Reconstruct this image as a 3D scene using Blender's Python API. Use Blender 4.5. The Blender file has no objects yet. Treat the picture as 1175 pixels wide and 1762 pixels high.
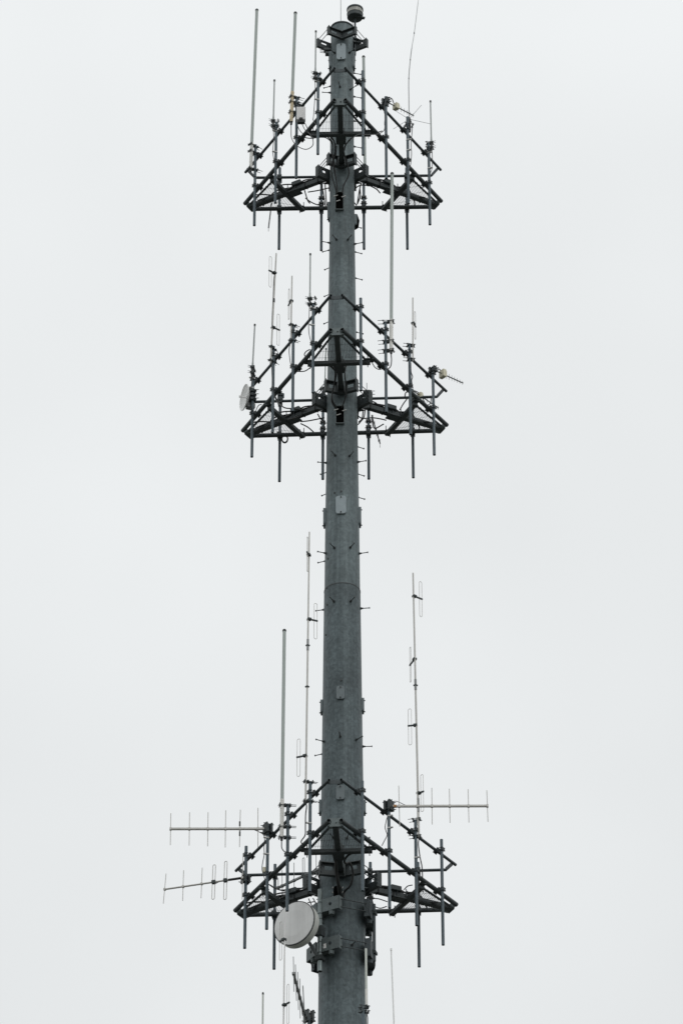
import bpy, math, random
from math import radians as rad, sin, cos, pi
from mathutils import Vector as V, Matrix
random.seed(7)
SC = bpy.context.scene
COL = SC.collection

# ------------------------------------------------------------------ camera
CAM_D, CAM_Z, FOC = 60.84419, 1.6, 6586.378          # distance to the pole, eye height, focal length in photo pixels
PITCH, ROLL, PAN = 0.57953057, 0.00035857, -0.00023113
CX, CY = 587.5, 881.0
c_, s_ = cos(PITCH), sin(PITCH)
cp, sp = cos(PAN), sin(PAN)
FWD = V((sp*c_, cp*c_, s_))
R0 = V((cp, -sp, 0)); U0 = V((-sp*s_, -cp*s_, c_))
RIGHT = R0*cos(ROLL) - U0*sin(ROLL)
UP = R0*sin(ROLL) + U0*cos(ROLL)
EYE = V((0, -CAM_D, CAM_Z))
cam = bpy.data.cameras.new('camera')
cam.sensor_fit = 'VERTICAL'; cam.sensor_height = 24.0
cam.lens = FOC/1762*24.0
cam.clip_start = 0.5; cam.clip_end = 6000
co = bpy.data.objects.new('camera', cam); COL.objects.link(co)
co.matrix_world = Matrix(((RIGHT.x, UP.x, -FWD.x, EYE.x), (RIGHT.y, UP.y, -FWD.y, EYE.y), (RIGHT.z, UP.z, -FWD.z, EYE.z), (0, 0, 0, 1)))
SC.camera = co

# ------------------------------------------------------------------ overcast sky and soft sun
SUN_EL, SUN_ROT = rad(52), rad(150)
w = bpy.data.worlds.new('World'); SC.world = w; w.use_nodes = True
nt = w.node_tree; nt.nodes.clear()
N = lambda t: nt.nodes.new(t)
out = N('ShaderNodeOutputWorld'); bg = N('ShaderNodeBackground')
sky = N('ShaderNodeTexSky'); sky.sky_type = 'NISHITA'; sky.sun_disc = False
sky.sun_elevation = SUN_EL; sky.sun_rotation = SUN_ROT
sk = N('ShaderNodeMix'); sk.data_type = 'RGBA'; sk.blend_type = 'MULTIPLY'; sk.inputs[0].default_value = 1
sk.inputs[7].default_value = (0.08, 0.08, 0.08, 1)
tc = N('ShaderNodeTexCoord'); sep = N('ShaderNodeSeparateXYZ')
grad = N('ShaderNodeMapRange'); grad.inputs[1].default_value = 0; grad.inputs[2].default_value = 1
grad.inputs[3].default_value = 0.70; grad.inputs[4].default_value = 1.05
noi = N('ShaderNodeTexNoise'); noi.inputs['Scale'].default_value = 7; noi.inputs['Detail'].default_value = 3; noi.inputs['Roughness'].default_value = .4
nr = N('ShaderNodeMapRange'); nr.inputs[1].default_value = .3; nr.inputs[2].default_value = .7
nr.inputs[3].default_value = .95; nr.inputs[4].default_value = 1.05
mu = N('ShaderNodeMath'); mu.operation = 'MULTIPLY'
cl = N('ShaderNodeMix'); cl.data_type = 'RGBA'; cl.blend_type = 'MULTIPLY'; cl.inputs[0].default_value = 1
cl.inputs[6].default_value = (0.955, 0.980, 0.986, 1)
mx = N('ShaderNodeMix'); mx.data_type = 'RGBA'; mx.inputs[0].default_value = .96
L = nt.links.new
L(tc.outputs['Generated'], sep.inputs[0]); L(sep.outputs[2], grad.inputs[0]); L(tc.outputs['Generated'], noi.inputs['Vector'])
L(noi.outputs['Fac'], nr.inputs[0]); L(grad.outputs[0], mu.inputs[0]); L(nr.outputs[0], mu.inputs[1]); L(mu.outputs[0], cl.inputs[7])
L(sky.outputs[0], sk.inputs[6]); L(sk.outputs[2], mx.inputs[6]); L(cl.outputs[2], mx.inputs[7])
L(mx.outputs[2], bg.inputs[0]); bg.inputs[1].default_value = 1.0
L(bg.outputs[0], out.inputs[0])
sl = bpy.data.lights.new('sun', 'SUN'); sl.energy = 0.5; sl.angle = rad(25); sl.color = (1, .97, .93)
so = bpy.data.objects.new('sun', sl); COL.objects.link(so); so.location = (20, 20, 90)
sd = V((sin(SUN_ROT)*cos(SUN_EL), cos(SUN_ROT)*cos(SUN_EL), sin(SUN_EL)))
so.rotation_euler = (-sd).to_track_quat('-Z', 'Y').to_euler()
vs = SC.view_settings; vs.view_transform = 'Standard'; vs.look = 'None'; vs.exposure = 0; vs.gamma = 1; vs.use_curve_mapping = False

# ------------------------------------------------------------------ pixel -> point on a real surface
def ray(px, py):
    return (RIGHT*(px-CX) - UP*(py-CY) + FWD*FOC).normalized()
def proj(p):
    v = V(p) - EYE; d = v.dot(FWD)
    return (CX + FOC*v.dot(RIGHT)/d, CY - FOC*v.dot(UP)/d)
def on_plane(px, py, p, n):
    d = ray(px, py); return EYE + d*((p-EYE).dot(n)/d.dot(n))
def at_z(px, py, z): return on_plane(px, py, V((0, 0, z)), V((0, 0, 1)))
def at_y(px, py, y): return on_plane(px, py, V((0, y, 0)), V((0, 1, 0)))
def z_for(x, y, py):
    lo, hi = -20., 80.
    for _ in range(50):
        m = (lo+hi)/2
        if proj((x, y, m))[1] > py: lo = m
        else: hi = m
    return lo
def lerp(a, b, t): return a + (b-a)*t

# ------------------------------------------------------------------ mesh collector
def frame(d):
    d = d.normalized(); a = V((0, 0, 1)) if abs(d.z) < .9 else V((1, 0, 0))
    x = d.cross(a).normalized(); return x, d.cross(x).normalized(), d
class MB:
    def __init__(self): self.v = []; self.f = []; self.s = []
    def _add(self, vs, fs, sm):
        o = len(self.v); self.v += [V(q) for q in vs]; self.f += [tuple(i+o for i in q) for q in fs]; self.s += [sm]*len(fs)
    def box(self, c, ax, h):
        x, y, z = ax; c = V(c); vs = []
        b = min(h)*.18
        for k in (-1, 1):
            for i, j in ((-1, -1), (1, -1), (1, 1), (-1, 1)):
                vs.append(c + x*(i*(h[0]-b)) + y*(j*(h[1]-b)) + z*(k*h[2]))
        for k in (-1, 1):
            for i, j in ((-1, -1), (1, -1), (1, 1), (-1, 1)):
                vs.append(c + x*(i*h[0]) + y*(j*h[1]) + z*(k*(h[2]-b)))
        fs = [(3, 2, 1, 0), (4, 5, 6, 7), (8, 9, 13, 12), (9, 10, 14, 13), (10, 11, 15, 14), (11, 8, 12, 15)]
        for a in range(4):
            e = (a+1) % 4
            fs += [(a, e, 8+e, 8+a), (12+a, 12+e, 4+e, 4+a)]
        self._add(vs, fs, False); return self
    def bar(self, a, b, w, h, up=None):
        a = V(a); b = V(b); d = (b-a).normalized(); up = up or V((0, 0, 1))
        if abs(d.dot(up)) > .95: up = V((0, 1, 0))
        x = d.cross(up).normalized(); y = x.cross(d).normalized()
        return self.box((a+b)/2, (x, d, y), (w/2, (b-a).length/2, h/2))
    def tube(self, pts, r, n=10, caps=True, closed=False):
        pts = [V(p) for p in pts]; m = len(pts); rs = r if isinstance(r, (list, tuple)) else [r]*m
        rings = []; px = None
        for i, p in enumerate(pts):
            if closed: d = pts[(i+1) % m]-pts[i-1]
            else: d = pts[min(i+1, m-1)]-pts[max(i-1, 0)]
            if d.length < 1e-9: d = V((0, 0, 1))
            d.normalize()
            if px is None: x, y, _ = frame(d)
            else:
                x = px - d*px.dot(d)
                x = x.normalized() if x.length > 1e-6 else frame(d)[0]
                y = d.cross(x)
            px = x
            rings.append([p + (x*cos(2*pi*k/n) + y*sin(2*pi*k/n))*rs[i] for k in range(n)])
        vs = [q for g in rings for q in g]; fs = []
        for i in range(m if closed else m-1):
            j = (i+1) % m
            for k in range(n):
                l = (k+1) % n; fs.append((i*n+k, i*n+l, j*n+l, j*n+k))
        self._add(vs, fs, True)
        if caps and not closed:
            self._add(rings[0], [tuple(reversed(range(n)))], False); self._add(rings[-1], [tuple(range(n))], False)
        return self
    def pipe(self, a, b, r, n=14, deep=.12):
        """open-ended pipe: wall, rim and a recessed floor inside each end"""
        a = V(a); b = V(b); d = (b-a).normalized(); t = .84
        x, y, _ = frame(d)
        def ring(p, q): return [p + (x*cos(2*pi*k/n)+y*sin(2*pi*k/n))*q for k in range(n)]
        seq = [ring(a+d*deep, r*t), ring(a, r*t), ring(a, r), ring(b, r), ring(b, r*t), ring(b-d*deep, r*t)]
        for i in range(5):
            vs = seq[i]+seq[i+1]
            self._add(vs, [(k, (k+1) % n, n+(k+1) % n, n+k) for k in range(n)], i in (0, 2, 4))
        self._add(seq[0], [tuple(reversed(range(n)))], False); self._add(seq[5], [tuple(range(n))], False)
        return self
    def lathe(self, prof, o, d, n=32):
        """prof: (distance along d, radius)"""
        x, y, d = frame(V(d)); o = V(o)
        for (t0, r0), (t1, r1) in zip(prof, prof[1:]):
            a = [o+d*t0+(x*cos(2*pi*k/n)+y*sin(2*pi*k/n))*max(r0, 1e-5) for k in range(n)]
            b = [o+d*t1+(x*cos(2*pi*k/n)+y*sin(2*pi*k/n))*max(r1, 1e-5) for k in range(n)]
            self._add(a+b, [(k, (k+1) % n, n+(k+1) % n, n+k) for k in range(n)], True)
        return self
    def prism(self, poly, e):
        poly = [V(p) for p in poly]; e = V(e); n = len(poly)
        self._add(poly+[p+e for p in poly], [tuple(reversed(range(n))), tuple(range(n, 2*n))] + [(k, (k+1) % n, n+(k+1) % n, n+k) for k in range(n)], False)
        return self
    def build(self, name, mat, parent=None, label=None):
        o0 = root_loc(parent)
        me = bpy.data.meshes.new(name)
        me.from_pydata([tuple(q-o0) for q in self.v], [], self.f)
        me.polygons.foreach_set('use_smooth', self.s)
        me.validate(); 
        me.materials.append(M[mat]); me.update()
        ob = bpy.data.objects.new(name, me); COL.objects.link(ob)
        if parent: ob.parent = parent
        if label: ob['label'] = label
        return ob
def root_loc(p):
    if p is None: return V((0, 0, 0))
    while p.parent: p = p.parent
    return V(p.location)
def tag(o, label, cat, group=None, kind=None):
    if label: o['label'] = label
    if cat: o['category'] = cat
    if group: o['group'] = group
    if kind: o['kind'] = kind
    return o
def thing(name, label, cat, loc, group=None):
    o = bpy.data.objects.new(name, None); COL.objects.link(o); o.location = loc; o.empty_display_size = .2
    return tag(o, label, cat, group)
def smooth(pts, k=5):
    """Catmull-Rom through points"""
    pts = [V(p) for p in pts]
    if len(pts) < 3: return pts
    e = [pts[0]*2-pts[1]] + pts + [pts[-1]*2-pts[-2]]; r = []
    for i in range(1, len(e)-2):
        a, b, c, d = e[i-1:i+3]
        for j in range(k):
            t = j/k
            r.append(.5*((2*b)+(c-a)*t+(2*a-5*b+4*c-d)*t*t+(3*b-a-3*c+d)*t**3))
    return r+[pts[-1]]

# ------------------------------------------------------------------ materials
M = {}
def mat(name, col, rough=.5, metal=0., var=.12, scale=8., stretch=(1, 1, 1), spangle=0., bump=0., streak=0., spec=.5, patch=0.):
    m = bpy.data.materials.new(name); m.use_nodes = True; t = m.node_tree; b = t.nodes['Principled BSDF']
    b.inputs['Roughness'].default_value = rough; b.inputs['Metallic'].default_value = metal
    b.inputs['Specular IOR Level'].default_value = spec
    n = t.nodes.new; l = t.links.new
    tc = n('ShaderNodeTexCoord'); mp = n('ShaderNodeMapping'); mp.inputs['Scale'].default_value = stretch
    l(tc.outputs['Object'], mp.inputs[0])
    no = n('ShaderNodeTexNoise'); no.inputs['Scale'].default_value = scale; no.inputs['Detail'].default_value = 6; no.inputs['Roughness'].default_value = .65
    l(mp.outputs[0], no.inputs['Vector'])
    mr = n('ShaderNodeMapRange'); mr.inputs[1].default_value = .3; mr.inputs[2].default_value = .7
    mr.inputs[3].default_value = 1-var; mr.inputs[4].default_value = 1+var
    l(no.outputs['Fac'], mr.inputs[0]); fac = mr.outputs[0]
    def times(f):
        nonlocal fac
        q = n('ShaderNodeMath'); q.operation = 'MULTIPLY'; l(fac, q.inputs[0]); l(f, q.inputs[1]); fac = q.outputs[0]
    if spangle:
        vo = n('ShaderNodeTexVoronoi'); vo.inputs['Scale'].default_value = 22; l(tc.outputs['Object'], vo.inputs['Vector'])
        sv = n('ShaderNodeSeparateColor'); l(vo.outputs['Color'], sv.inputs[0])
        r2 = n('ShaderNodeMapRange'); r2.inputs[3].default_value = 1-spangle; r2.inputs[4].default_value = 1+spangle
        l(sv.outputs[0], r2.inputs[0]); times(r2.outputs[0])
    if streak:
        mp2 = n('ShaderNodeMapping'); mp2.inputs['Scale'].default_value = (18, 18, .5); l(tc.outputs['Object'], mp2.inputs[0])
        n2 = n('ShaderNodeTexNoise'); n2.inputs['Scale'].default_value = 1; n2.inputs['Detail'].default_value = 4; l(mp2.outputs[0], n2.inputs['Vector'])
        r3 = n('ShaderNodeMapRange'); r3.inputs[1].default_value = .35; r3.inputs[2].default_value = .7; r3.inputs[3].default_value = 1-streak; r3.inputs[4].default_value = 1+streak
        l(n2.outputs['Fac'], r3.inputs[0]); times(r3.outputs[0])
    if patch:
        n3 = n('ShaderNodeTexNoise'); n3.inputs['Scale'].default_value = 1.3; n3.inputs['Detail'].default_value = 5; l(tc.outputs['Object'], n3.inputs['Vector'])
        r4 = n('ShaderNodeMapRange'); r4.inputs[1].default_value = .33; r4.inputs[2].default_value = .67; r4.inputs[3].default_value = 1-patch; r4.inputs[4].default_value = 1+patch
        l(n3.outputs['Fac'], r4.inputs[0]); times(r4.outputs[0])
    cm = n('ShaderNodeMix'); cm.data_type = 'RGBA'; cm.blend_type = 'MULTIPLY'; cm.inputs[0].default_value = 1; cm.inputs[6].default_value = (*col, 1)
    l(fac, cm.inputs[7]); l(cm.outputs[2], b.inputs['Base Color'])
    if bump:
        bp = n('ShaderNodeBump'); bp.inputs['Strength'].default_value = bump; bp.inputs['Distance'].default_value = .01
        l(no.outputs['Fac'], bp.inputs['Height']); l(bp.outputs[0], b.inputs['Normal'])
    M[name] = m
mat('galvanised_shaft', (.122, .151, .157), .52, .32, .18, 14, (1, 1, .6), .13, .20, .14, .3, .16)
mat('galvanised_shaft_lower', (.098, .123, .130), .52, .32, .22, 14, (1, 1, .6), .15, .20, .12, .3, .18)
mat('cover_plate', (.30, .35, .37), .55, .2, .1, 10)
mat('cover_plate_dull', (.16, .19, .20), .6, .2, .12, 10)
mat('pipe_steel', (.095, .125, .143), .5, .25, .15, 20)
mat('rail_steel', (.062, .076, .082), .55, .25, .2, 14)
mat('beam_steel', (.055, .066, .068), .6, .2, .22, 10)
mat('bright_pipe', (.24, .28, .28), .42, .5, .2, 14, (1, 1, .4))
mat('plate_steel', (.14, .168, .17), .55, .25, .2, 12)
mat('bolt_steel', (.07, .08, .082), .5, .4, .1)
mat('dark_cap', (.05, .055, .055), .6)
mat('fibreglass', (.45, .50, .475), .5, 0, .05, 5, (1, 1, .15), 0, 0, .05)
mat('fibreglass_pale', (.62, .65, .60), .5, 0, .05, 5)
mat('fibreglass_grey', (.42, .45, .44), .5, 0, .06, 6)
mat('base_white', (.80, .79, .75), .45, 0, .08, 14)
mat('base_tan', (.66, .55, .36), .55, 0, .15, 14)
mat('aluminium', (.55, .54, .51), .45, .3, .08, 10)
mat('aluminium_dark', (.27, .28, .28), .45, .35, .1, 10)
mat('rubber', (.018, .020, .020), .5, 0, .1)
mat('boot_and_port_shade', (.004, .004, .004), .9, 0, .1, spec=.02)  # rubber boots, and the painted darkness inside the cable ports
mat('clip_light', (.62, .62, .60), .5, 0, .1)
mat('box_white', (.84, .83, .82), .5, 0, .04)
mat('box_cream', (.72, .68, .52), .5, 0, .08)
mat('radome_white', (.80, .80, .79), .55, 0, .05, 3, (1, 1, 1), 0, 0, .05, .5, .05)
mat('dish_white', (.92, .92, .91), .5, 0, .03, 4)
mat('shroud_white', (.66, .67, .63), .55, 0, .06, 4)
mat('copper_tape', (.42, .20, .07), .5, .2, .2)
mat('beacon_glass', (.36, .36, .33), .2, .0, .25, 10)
mat('ground', (.085, .088, .078), .95, 0, .4, .15)

# ------------------------------------------------------------------ ground
g = MB(); g._add([(-2500, -2500, 0), (2500, -2500, 0), (2500, 2500, 0), (-2500, 2500, 0)], [(0, 1, 2, 3)], False)
tag(g.build('ground', 'ground'), 'flat open grassy ground around the foot of the pole', None, kind='structure')

# ------------------------------------------------------------------ monopole
SEAM = 39.62
RP = [(0, .70), (31.4, .422), (36.1, .374), (SEAM, .341), (SEAM+.001, .334), (41.2, .323), (42.5, .307), (46.1, .272), (48.1, .252), (51, .238), (53.37, .228)]
def rp(z):
    for (a, ra), (b, rb) in zip(RP, RP[1:]):
        if z <= b: return ra+(rb-ra)*(z-a)/(b-a)
    return RP[-1][1]
def pol(az, r, z=0): return V((r*sin(rad(az)), -r*cos(rad(az)), z))
pole = thing('monopole', 'tall tapered galvanised steel pole carrying all the antenna platforms', 'pole', (0, 0, 0))
b = MB(); b.lathe([(z, r) for z, r in RP if z <= SEAM] + [(SEAM, .334), (SEAM, .30)], (0, 0, 0), (0, 0, 1), 64)
b.build('shaft', 'galvanised_shaft_lower', pole)
b = MB(); b.lathe([(SEAM-.4, .33), (SEAM+.001, .334)] + [(z, r) for z, r in RP if z > SEAM+.002], (0, 0, 0), (0, 0, 1), 64)
b.build('shaft', 'galvanised_shaft', pole, 'narrower lighter grey upper shaft above the slip joint')
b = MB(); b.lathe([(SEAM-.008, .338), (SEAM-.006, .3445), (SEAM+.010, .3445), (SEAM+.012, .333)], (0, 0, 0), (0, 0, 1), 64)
b.build('joint_shadow_ring', 'dark_cap', pole)  # dark ring painted for the gap and shadow line at the slip joint
b = MB(); zt = 53.37; b.lathe([(zt-.005, .15), (zt-.005, .242), (zt+.022, .242), (zt+.022, 1e-5)], (0, 0, 0), (0, 0, 1), 48)
b.build('cap_plate', 'beam_steel', pole)
def strip_on_pole(az, z0, z1, wd, off, th, mat_, name='access_cover', gap=True, bolts=True):
    """rounded raised cover bowed a little to the shaft"""
    r = rp((z0+z1)/2); o = pol(az, r-.03); t = V((cos(rad(az)), sin(rad(az)), 0)); n = pol(az, 1)
    cr = min(.05, wd*.25); h = (z1-z0); po = []
    for cxs, czs, a0 in ((1, 1, 0), (-1, 1, 90), (-1, -1, 180), (1, -1, 270)):
        for k in range(4):
            a = rad(a0+30*k); po.append((cxs*(wd/2-cr)+cr*cos(a), czs*(h/2-cr)+cr*sin(a)))
    m = MB(); zc = (z0+z1)/2
    m.prism([o+t*u+V((0, 0, zc+v_)) for u, v_ in po], n*(off+.03))
    ob = m.build(name, mat_, pole)
    if bolts:
        for sgn in (-1, 1):
            q = MB(); c0 = o+n*(off+.03)+V((0, 0, zc+sgn*(h/2-.03)))
            q.tube([c0-n*.005, c0+n*.022], .012, 8); q.build('bolt', 'dark_cap', ob)
    return ob
def zf(az, y, extra=0):
    z = 45.
    for _ in range(12):
        p = pol(az, rp(z)+extra); z = z_for(p.x, p.y, y)
    return z
for az, y0, y1, wd, mt in ((-4, 101.5, 75, .19, 'cover_plate'), (-4, 883, 853, .195, 'cover_plate'), (-5, 1202, 1180, .15, 'cover_plate_dull'), (-5, 1375, 1351, .155, 'cover_plate_dull'),
                           (-92, 120, 92, .20, 'cover_plate_dull'), (92, 120, 92, .20, 'cover_plate_dull'), (-93, 907, 877, .19, 'cover_plate_dull'), (93, 906, 875, .19, 'cover_plate_dull'),
                           (-93, 1229, 1206, .16, 'cover_plate_dull'), (93, 1227, 1203, .16, 'cover_plate_dull'), (-93, 1402, 1378, .16, 'cover_plate_dull'), (93, 1402, 1378, .16, 'cover_plate_dull'),
                           (-100, 380, 350, .16, 'cover_plate_dull'), (104, 391, 372, .16, 'cover_plate_dull')):
    strip_on_pole(az, zf(az, y0, .035), zf(az, y1, .035), wd, .035, .02, mt)
# open cable ports below each platform (frame + near-black box painting the shade inside)
for y0, y1, x in ((361, 331, 584), (729, 699, 585), (1551, 1529, 581)):
    z0, z1 = zf(-2, y0, .02), zf(-2, y1, .02); r = rp(z0); zc = (z0+z1)/2; h = z1-z0; cxp = at_y(x, (y0+y1)/2, -r).x
    m = MB()
    for sx in (-1, 1) if y0 < 1500 else (): m.box((cxp+sx*.081, -r+.004, zc), (V((1, 0, 0)), V((0, 1, 0)), V((0, 0, 1))), (.006, .045, h/2+.002))
    for sz in (-1, 1) if y0 < 1500 else (1,): m.box((cxp, -r+.0, zc+sz*h/2), (V((1, 0, 0)), V((0, 1, 0)), V((0, 0, 1))), (.0745, .047, .008))
    pf = m.build('cable_port', 'plate_steel', pole)
    m = MB().box((cxp, -r+.012, zc), (V((1, 0, 0)), V((0, 1, 0)), V((0, 0, 1))), (.076, .03, h/2-.013)); m.build('boot_or_port_dark', 'boot_and_port_shade', pf)  # shaft is not cut: black box stands for the shaded hole
    for k in range(3 if y0 < 1500 else 0): q = V((cxp+(-.08, .08, -.03)[k], -r-.04, zc+h*(.26, .22, -.02)[k])); m = MB(); m.tube([q-V((.035, 0, .012)), q, q+V((.045, -.01, .01))], .011, 6); m.build('cable_gland', 'clip_light', pf)
    if y0 > 1500:
        m = MB(); m.tube([V((cxp, -r-.02, zc-h*.45)), V((cxp, -r-.06, zc)), V((cxp, -r-.07, zc+h*.5))], [.05, .075, .07], 14); m.build('boot_or_port_dark', 'boot_and_port_shade', pf)
        for k in range(6): q = V((cxp+(-1)**k*.08, -r-.06-.01*(k//2), zc-h*.3+.09*(k//2))); m = MB(); m.tube([q, q+V(((-1)**k*.012, -.015, .015))], .011, 6); m.build('cable_gland', 'clip_light', pf)
m = MB(); q = pol(103, rp(47.6)+.02, zf(103, 381, .03)); m.tube([q+V((0, 0, .16)), q+V((.01, 0, .02)), q-V((0, 0, .14)), q-V((.02, 0, .2))], [.04, .07, .06, .02], 12); m.build('boot_or_port_dark', 'boot_and_port_shade', pole)
# tower step bolts : one template, copied round the shaft  (azimuth, photo row)
def step_bolt():
    m = MB(); m.tube([(0, .0, 0), (0, -.02, 0)], .026, 10); m.tube([(0, -.02, 0), (0, -.05, 0)], .017, 8)
    m.tube([(0, -.03, 0), (0, -.165, .0)], .0085, 8); m.tube([(0, -.165, 0), (0, -.178, .0)], .017, 8)
    return m.build('step_bolt', 'bolt_steel', pole)
tmpl = step_bolt()
steps = [(-10, 149.4), (-112, 148), (-85, 159.5), (45, 154), (106, 166), (106, 125.5), (106, 208), (106, 252), (40, 91), (-40, 91),
         (-26, 412.3), (26, 412.3), (-72, 418), (-113, 430), (72, 420), (113, 433), (113, 389), (-126, 459), (113, 478), (-126, 505), (-126, 552), (113, 571),
         (-26, 783.6), (27, 784.5), (-80, 796.5), (74, 795), (118, 768), (118, 815), (-126, 848),
         (-27, 942.5), (27, 942), (-69, 952), (75, 952.5), (-113, 965), (-27, 1034.5), (27, 1034.5), (83, 1047), (-104, 1049), (-119, 812),
         (-6, 1267), (42, 1273), (-62, 1276), (88, 1284.5), (-113, 1297), (-10, 1350), (60, 1445), (12, 1442), (24, 1626), (-24, 1441), (100, 1528), (118, 855)]
for i, (az, y) in enumerate(steps):
    o = tmpl if i == 0 else tmpl.copy()
    if i: COL.objects.link(o); o.parent = pole
    z = zf(az, y); o.location = pol(az, rp(z)-.004, z); o.rotation_euler = (0, 0, rad(az))
# small sealed holes seen as dark dots
for az, y in ((-3, 845.5), (-27, 848), (-55, 961), (-60, 1012), (-55, 1040.5), (-60, 1092.5), (-3, 1170.5)):
    z = zf(az, y); m = MB(); m.tube([pol(az, rp(z)-.01, z), pol(az, rp(z)+.012, z)], .018, 10); m.build('plug', 'dark_cap', pole)
# lightning rod
m = MB(); m.tube([(-.025, -.1, zt), (-.025, -.1, zt+1.9)], [.007, .004], 8); m.lathe([(0, .02), (.05, .02), (.05, 0)], (-.025, -.1, zt+.02), (0, 0, 1), 10)
tag(m.build('lightning_rod', 'aluminium_dark'), 'hair-thin lightning rod rising from the cap of the pole', 'lightning rod')

# ------------------------------------------------------------------ V-brackets gripping the shaft
def holed_plate(m, c, x, y, nrm, hx, hy, r, th, n=20):
    def ring(f, o):
        return [c + nrm*o + x*f(k)[0] + y*f(k)[1] for k in range(n)]
    def sq(k):
        a = 2*pi*k/n; u, v = cos(a), sin(a); q = 1/max(abs(u)/hx, abs(v)/hy); return u*q, v*q
    ci = lambda k: (r*cos(2*pi*k/n), r*sin(2*pi*k/n))
    A, B, C, D = ring(sq, th/2), ring(ci, th/2), ring(ci, -th/2), ring(sq, -th/2)
    for p, q in ((A, B), (B, C), (C, D), (D, A)):
        m._add(p+q, [(k, (k+1) % n, n+(k+1) % n, n+k) for k in range(n)], False)
def v_bracket(m, az, z, h, reach=.24, spread=36, depth=.07, hole=0):
    r = rp(z)+.006; n = pol(az, 1); th = V((0, 0, .014)); ends = []
    p0 = pol(az, r, z)
    for s in (-1, 1):
        e = pol(az+s*spread, r+reach, z); d = (e-p0).normalized(); q = V((-d.y, d.x, 0))
        if q.dot(n) < 0: q = -q
        for zz in (-1, 1):     # top and bottom flange
            c0 = V((0, 0, zz*(h/2-.007))) - th/2
            m.prism([p0+c0-n*.006, e+c0, e+q*depth+c0, p0+n*depth*1.1+c0], th)
        L_ = (e-p0).length
        if hole: holed_plate(m, p0+d*(L_/2)+q*.006, d, V((0, 0, 1)), q, L_/2, h/2-.015, hole, .012)
        for t0, t1, a0, a1 in () if hole else ((0, .40, -.5, .5), (.76, 1, -.5, .5), (.40, .76, .34, .5), (.40, .76, -.5, -.02)):   # web around a slot
            A = p0+d*(L_*t0); B = p0+d*(L_*t1); zc = (a0+a1)/2*(h-.03)
            m.box((A+B)/2+V((0, 0, zc))+q*.006, (d, q, V((0, 0, 1))), ((B-A).length/2, .006, (a1-a0)/2*(h-.03)))
        m.box(e+q*(depth*.5)+d*.006, (d, q, V((0, 0, 1))), (.007, depth*.75, h/2+.012))
        ends.append(e+q*depth*.5)
    return ends
def hug_bracket(m, az, z, h, hole):
    """bent bracket standing off the shaft: two holed wings folded back either side of a centre block"""
    r = rp(z); Z = V((0, 0, 1)); n = pol(az, 1); t = tang(n); ends = []
    m.box(n*(r+.075)+Z*z, (t, n, Z), (.085, .085, h*.46))
    for s in (-1, 1):
        a = pol(az+s*7, r+.165, z); e = pol(az+s*40, r+.215, z); d = (e-a).normalized(); q = V((-d.y, d.x, 0))
        if q.dot(n) < 0: q = -q
        L_ = (e-a).length
        holed_plate(m, (a+e)/2, d, Z, q, L_/2, h/2, hole, .014)
        i0 = pol(az+s*9, r+.02, z); i1 = pol(az+s*24, r+.04, z)
        for zz in (-1, 1): m.prism([a+Z*(zz*(h/2-.02))-q*.008, e+Z*(zz*(h/2-.02))-q*.008, i1+Z*(zz*(h/2-.02)), i0+Z*(zz*(h/2-.02))], Z*.012)
        m.box(e-q*.05, (d, q, Z), (.008, .048, h/2+.004))
        b_ = (a+e)/2-q*.05-Z*(h/2); m.tube([b_-Z*.07, b_+Z*.05], [.05, .062], 14)
        ends.append(e-q*.05)
    return ends
def link_rods(m, a, b, h, n=2, r=.008):
    d = (b-a).normalized()
    for k in range(n):
        dz = V((0, 0, (k-(n-1)/2)*h*.62/max(1, n-1)))
        m.tube([a+dz-d*.06, b+dz+d*.06], r, 6)
        for e in (a-d*.02, b+d*.02): m.tube([e+dz-d*.012, e+dz+d*.012], r*1.9, 6)

# ------------------------------------------------------------------ antenna platform
LSIDE, CH = 3.66, .2745
SIDE = LSIDE+2*CH; RC = SIDE/math.sqrt(3); RIN = RC/2; RTIP = RC-CH*math.sqrt(3)/2
HR = .8112
OFFP = .102; RPIPE = .029
class Plat: pass
def face(pl, f, off=0.):
    az = {'left': -60, 'right': 60, 'back': 180}[f] + pl.yaw
    n = pol(az, 1); return n*(RIN+off), n
def tang(n): return V((-n.y, n.x, 0))
def on_face(pl, f, px, py, off=0.):
    p, n = face(pl, f, off); return on_plane(px, py, p, n)
def clamp(pl, z, P, n, rh):
    """two plates and four threaded rods joining a vertical pipe at P to the horizontal pipe behind it"""
    m = MB(); t = tang(n); zz = V((0, 0, 1)); c = V((P.x, P.y, z))
    d_in = OFFP+rh
    ax = (t, n, zz)
    m.box(c+n*(RPIPE+.007), ax, (.044, .005, .036))
    if OFFP-rh > .045: m.box(c-n*(OFFP-rh-.008), ax, (.048, .012, .044))
    m.box(c-n*(d_in+.008), ax, (.046, .006, .050))
    for i in (-1, 1):
        for j in (-1, 1):
            q = c+t*(i*.037)+zz*(j*.027); m.tube([q+n*(RPIPE+.022), q-n*(d_in+.034)], .006, 6)
    m.tube([c-n*(d_in+.012), c-n*(d_in+.05)], .010, 6)
    return m
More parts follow.
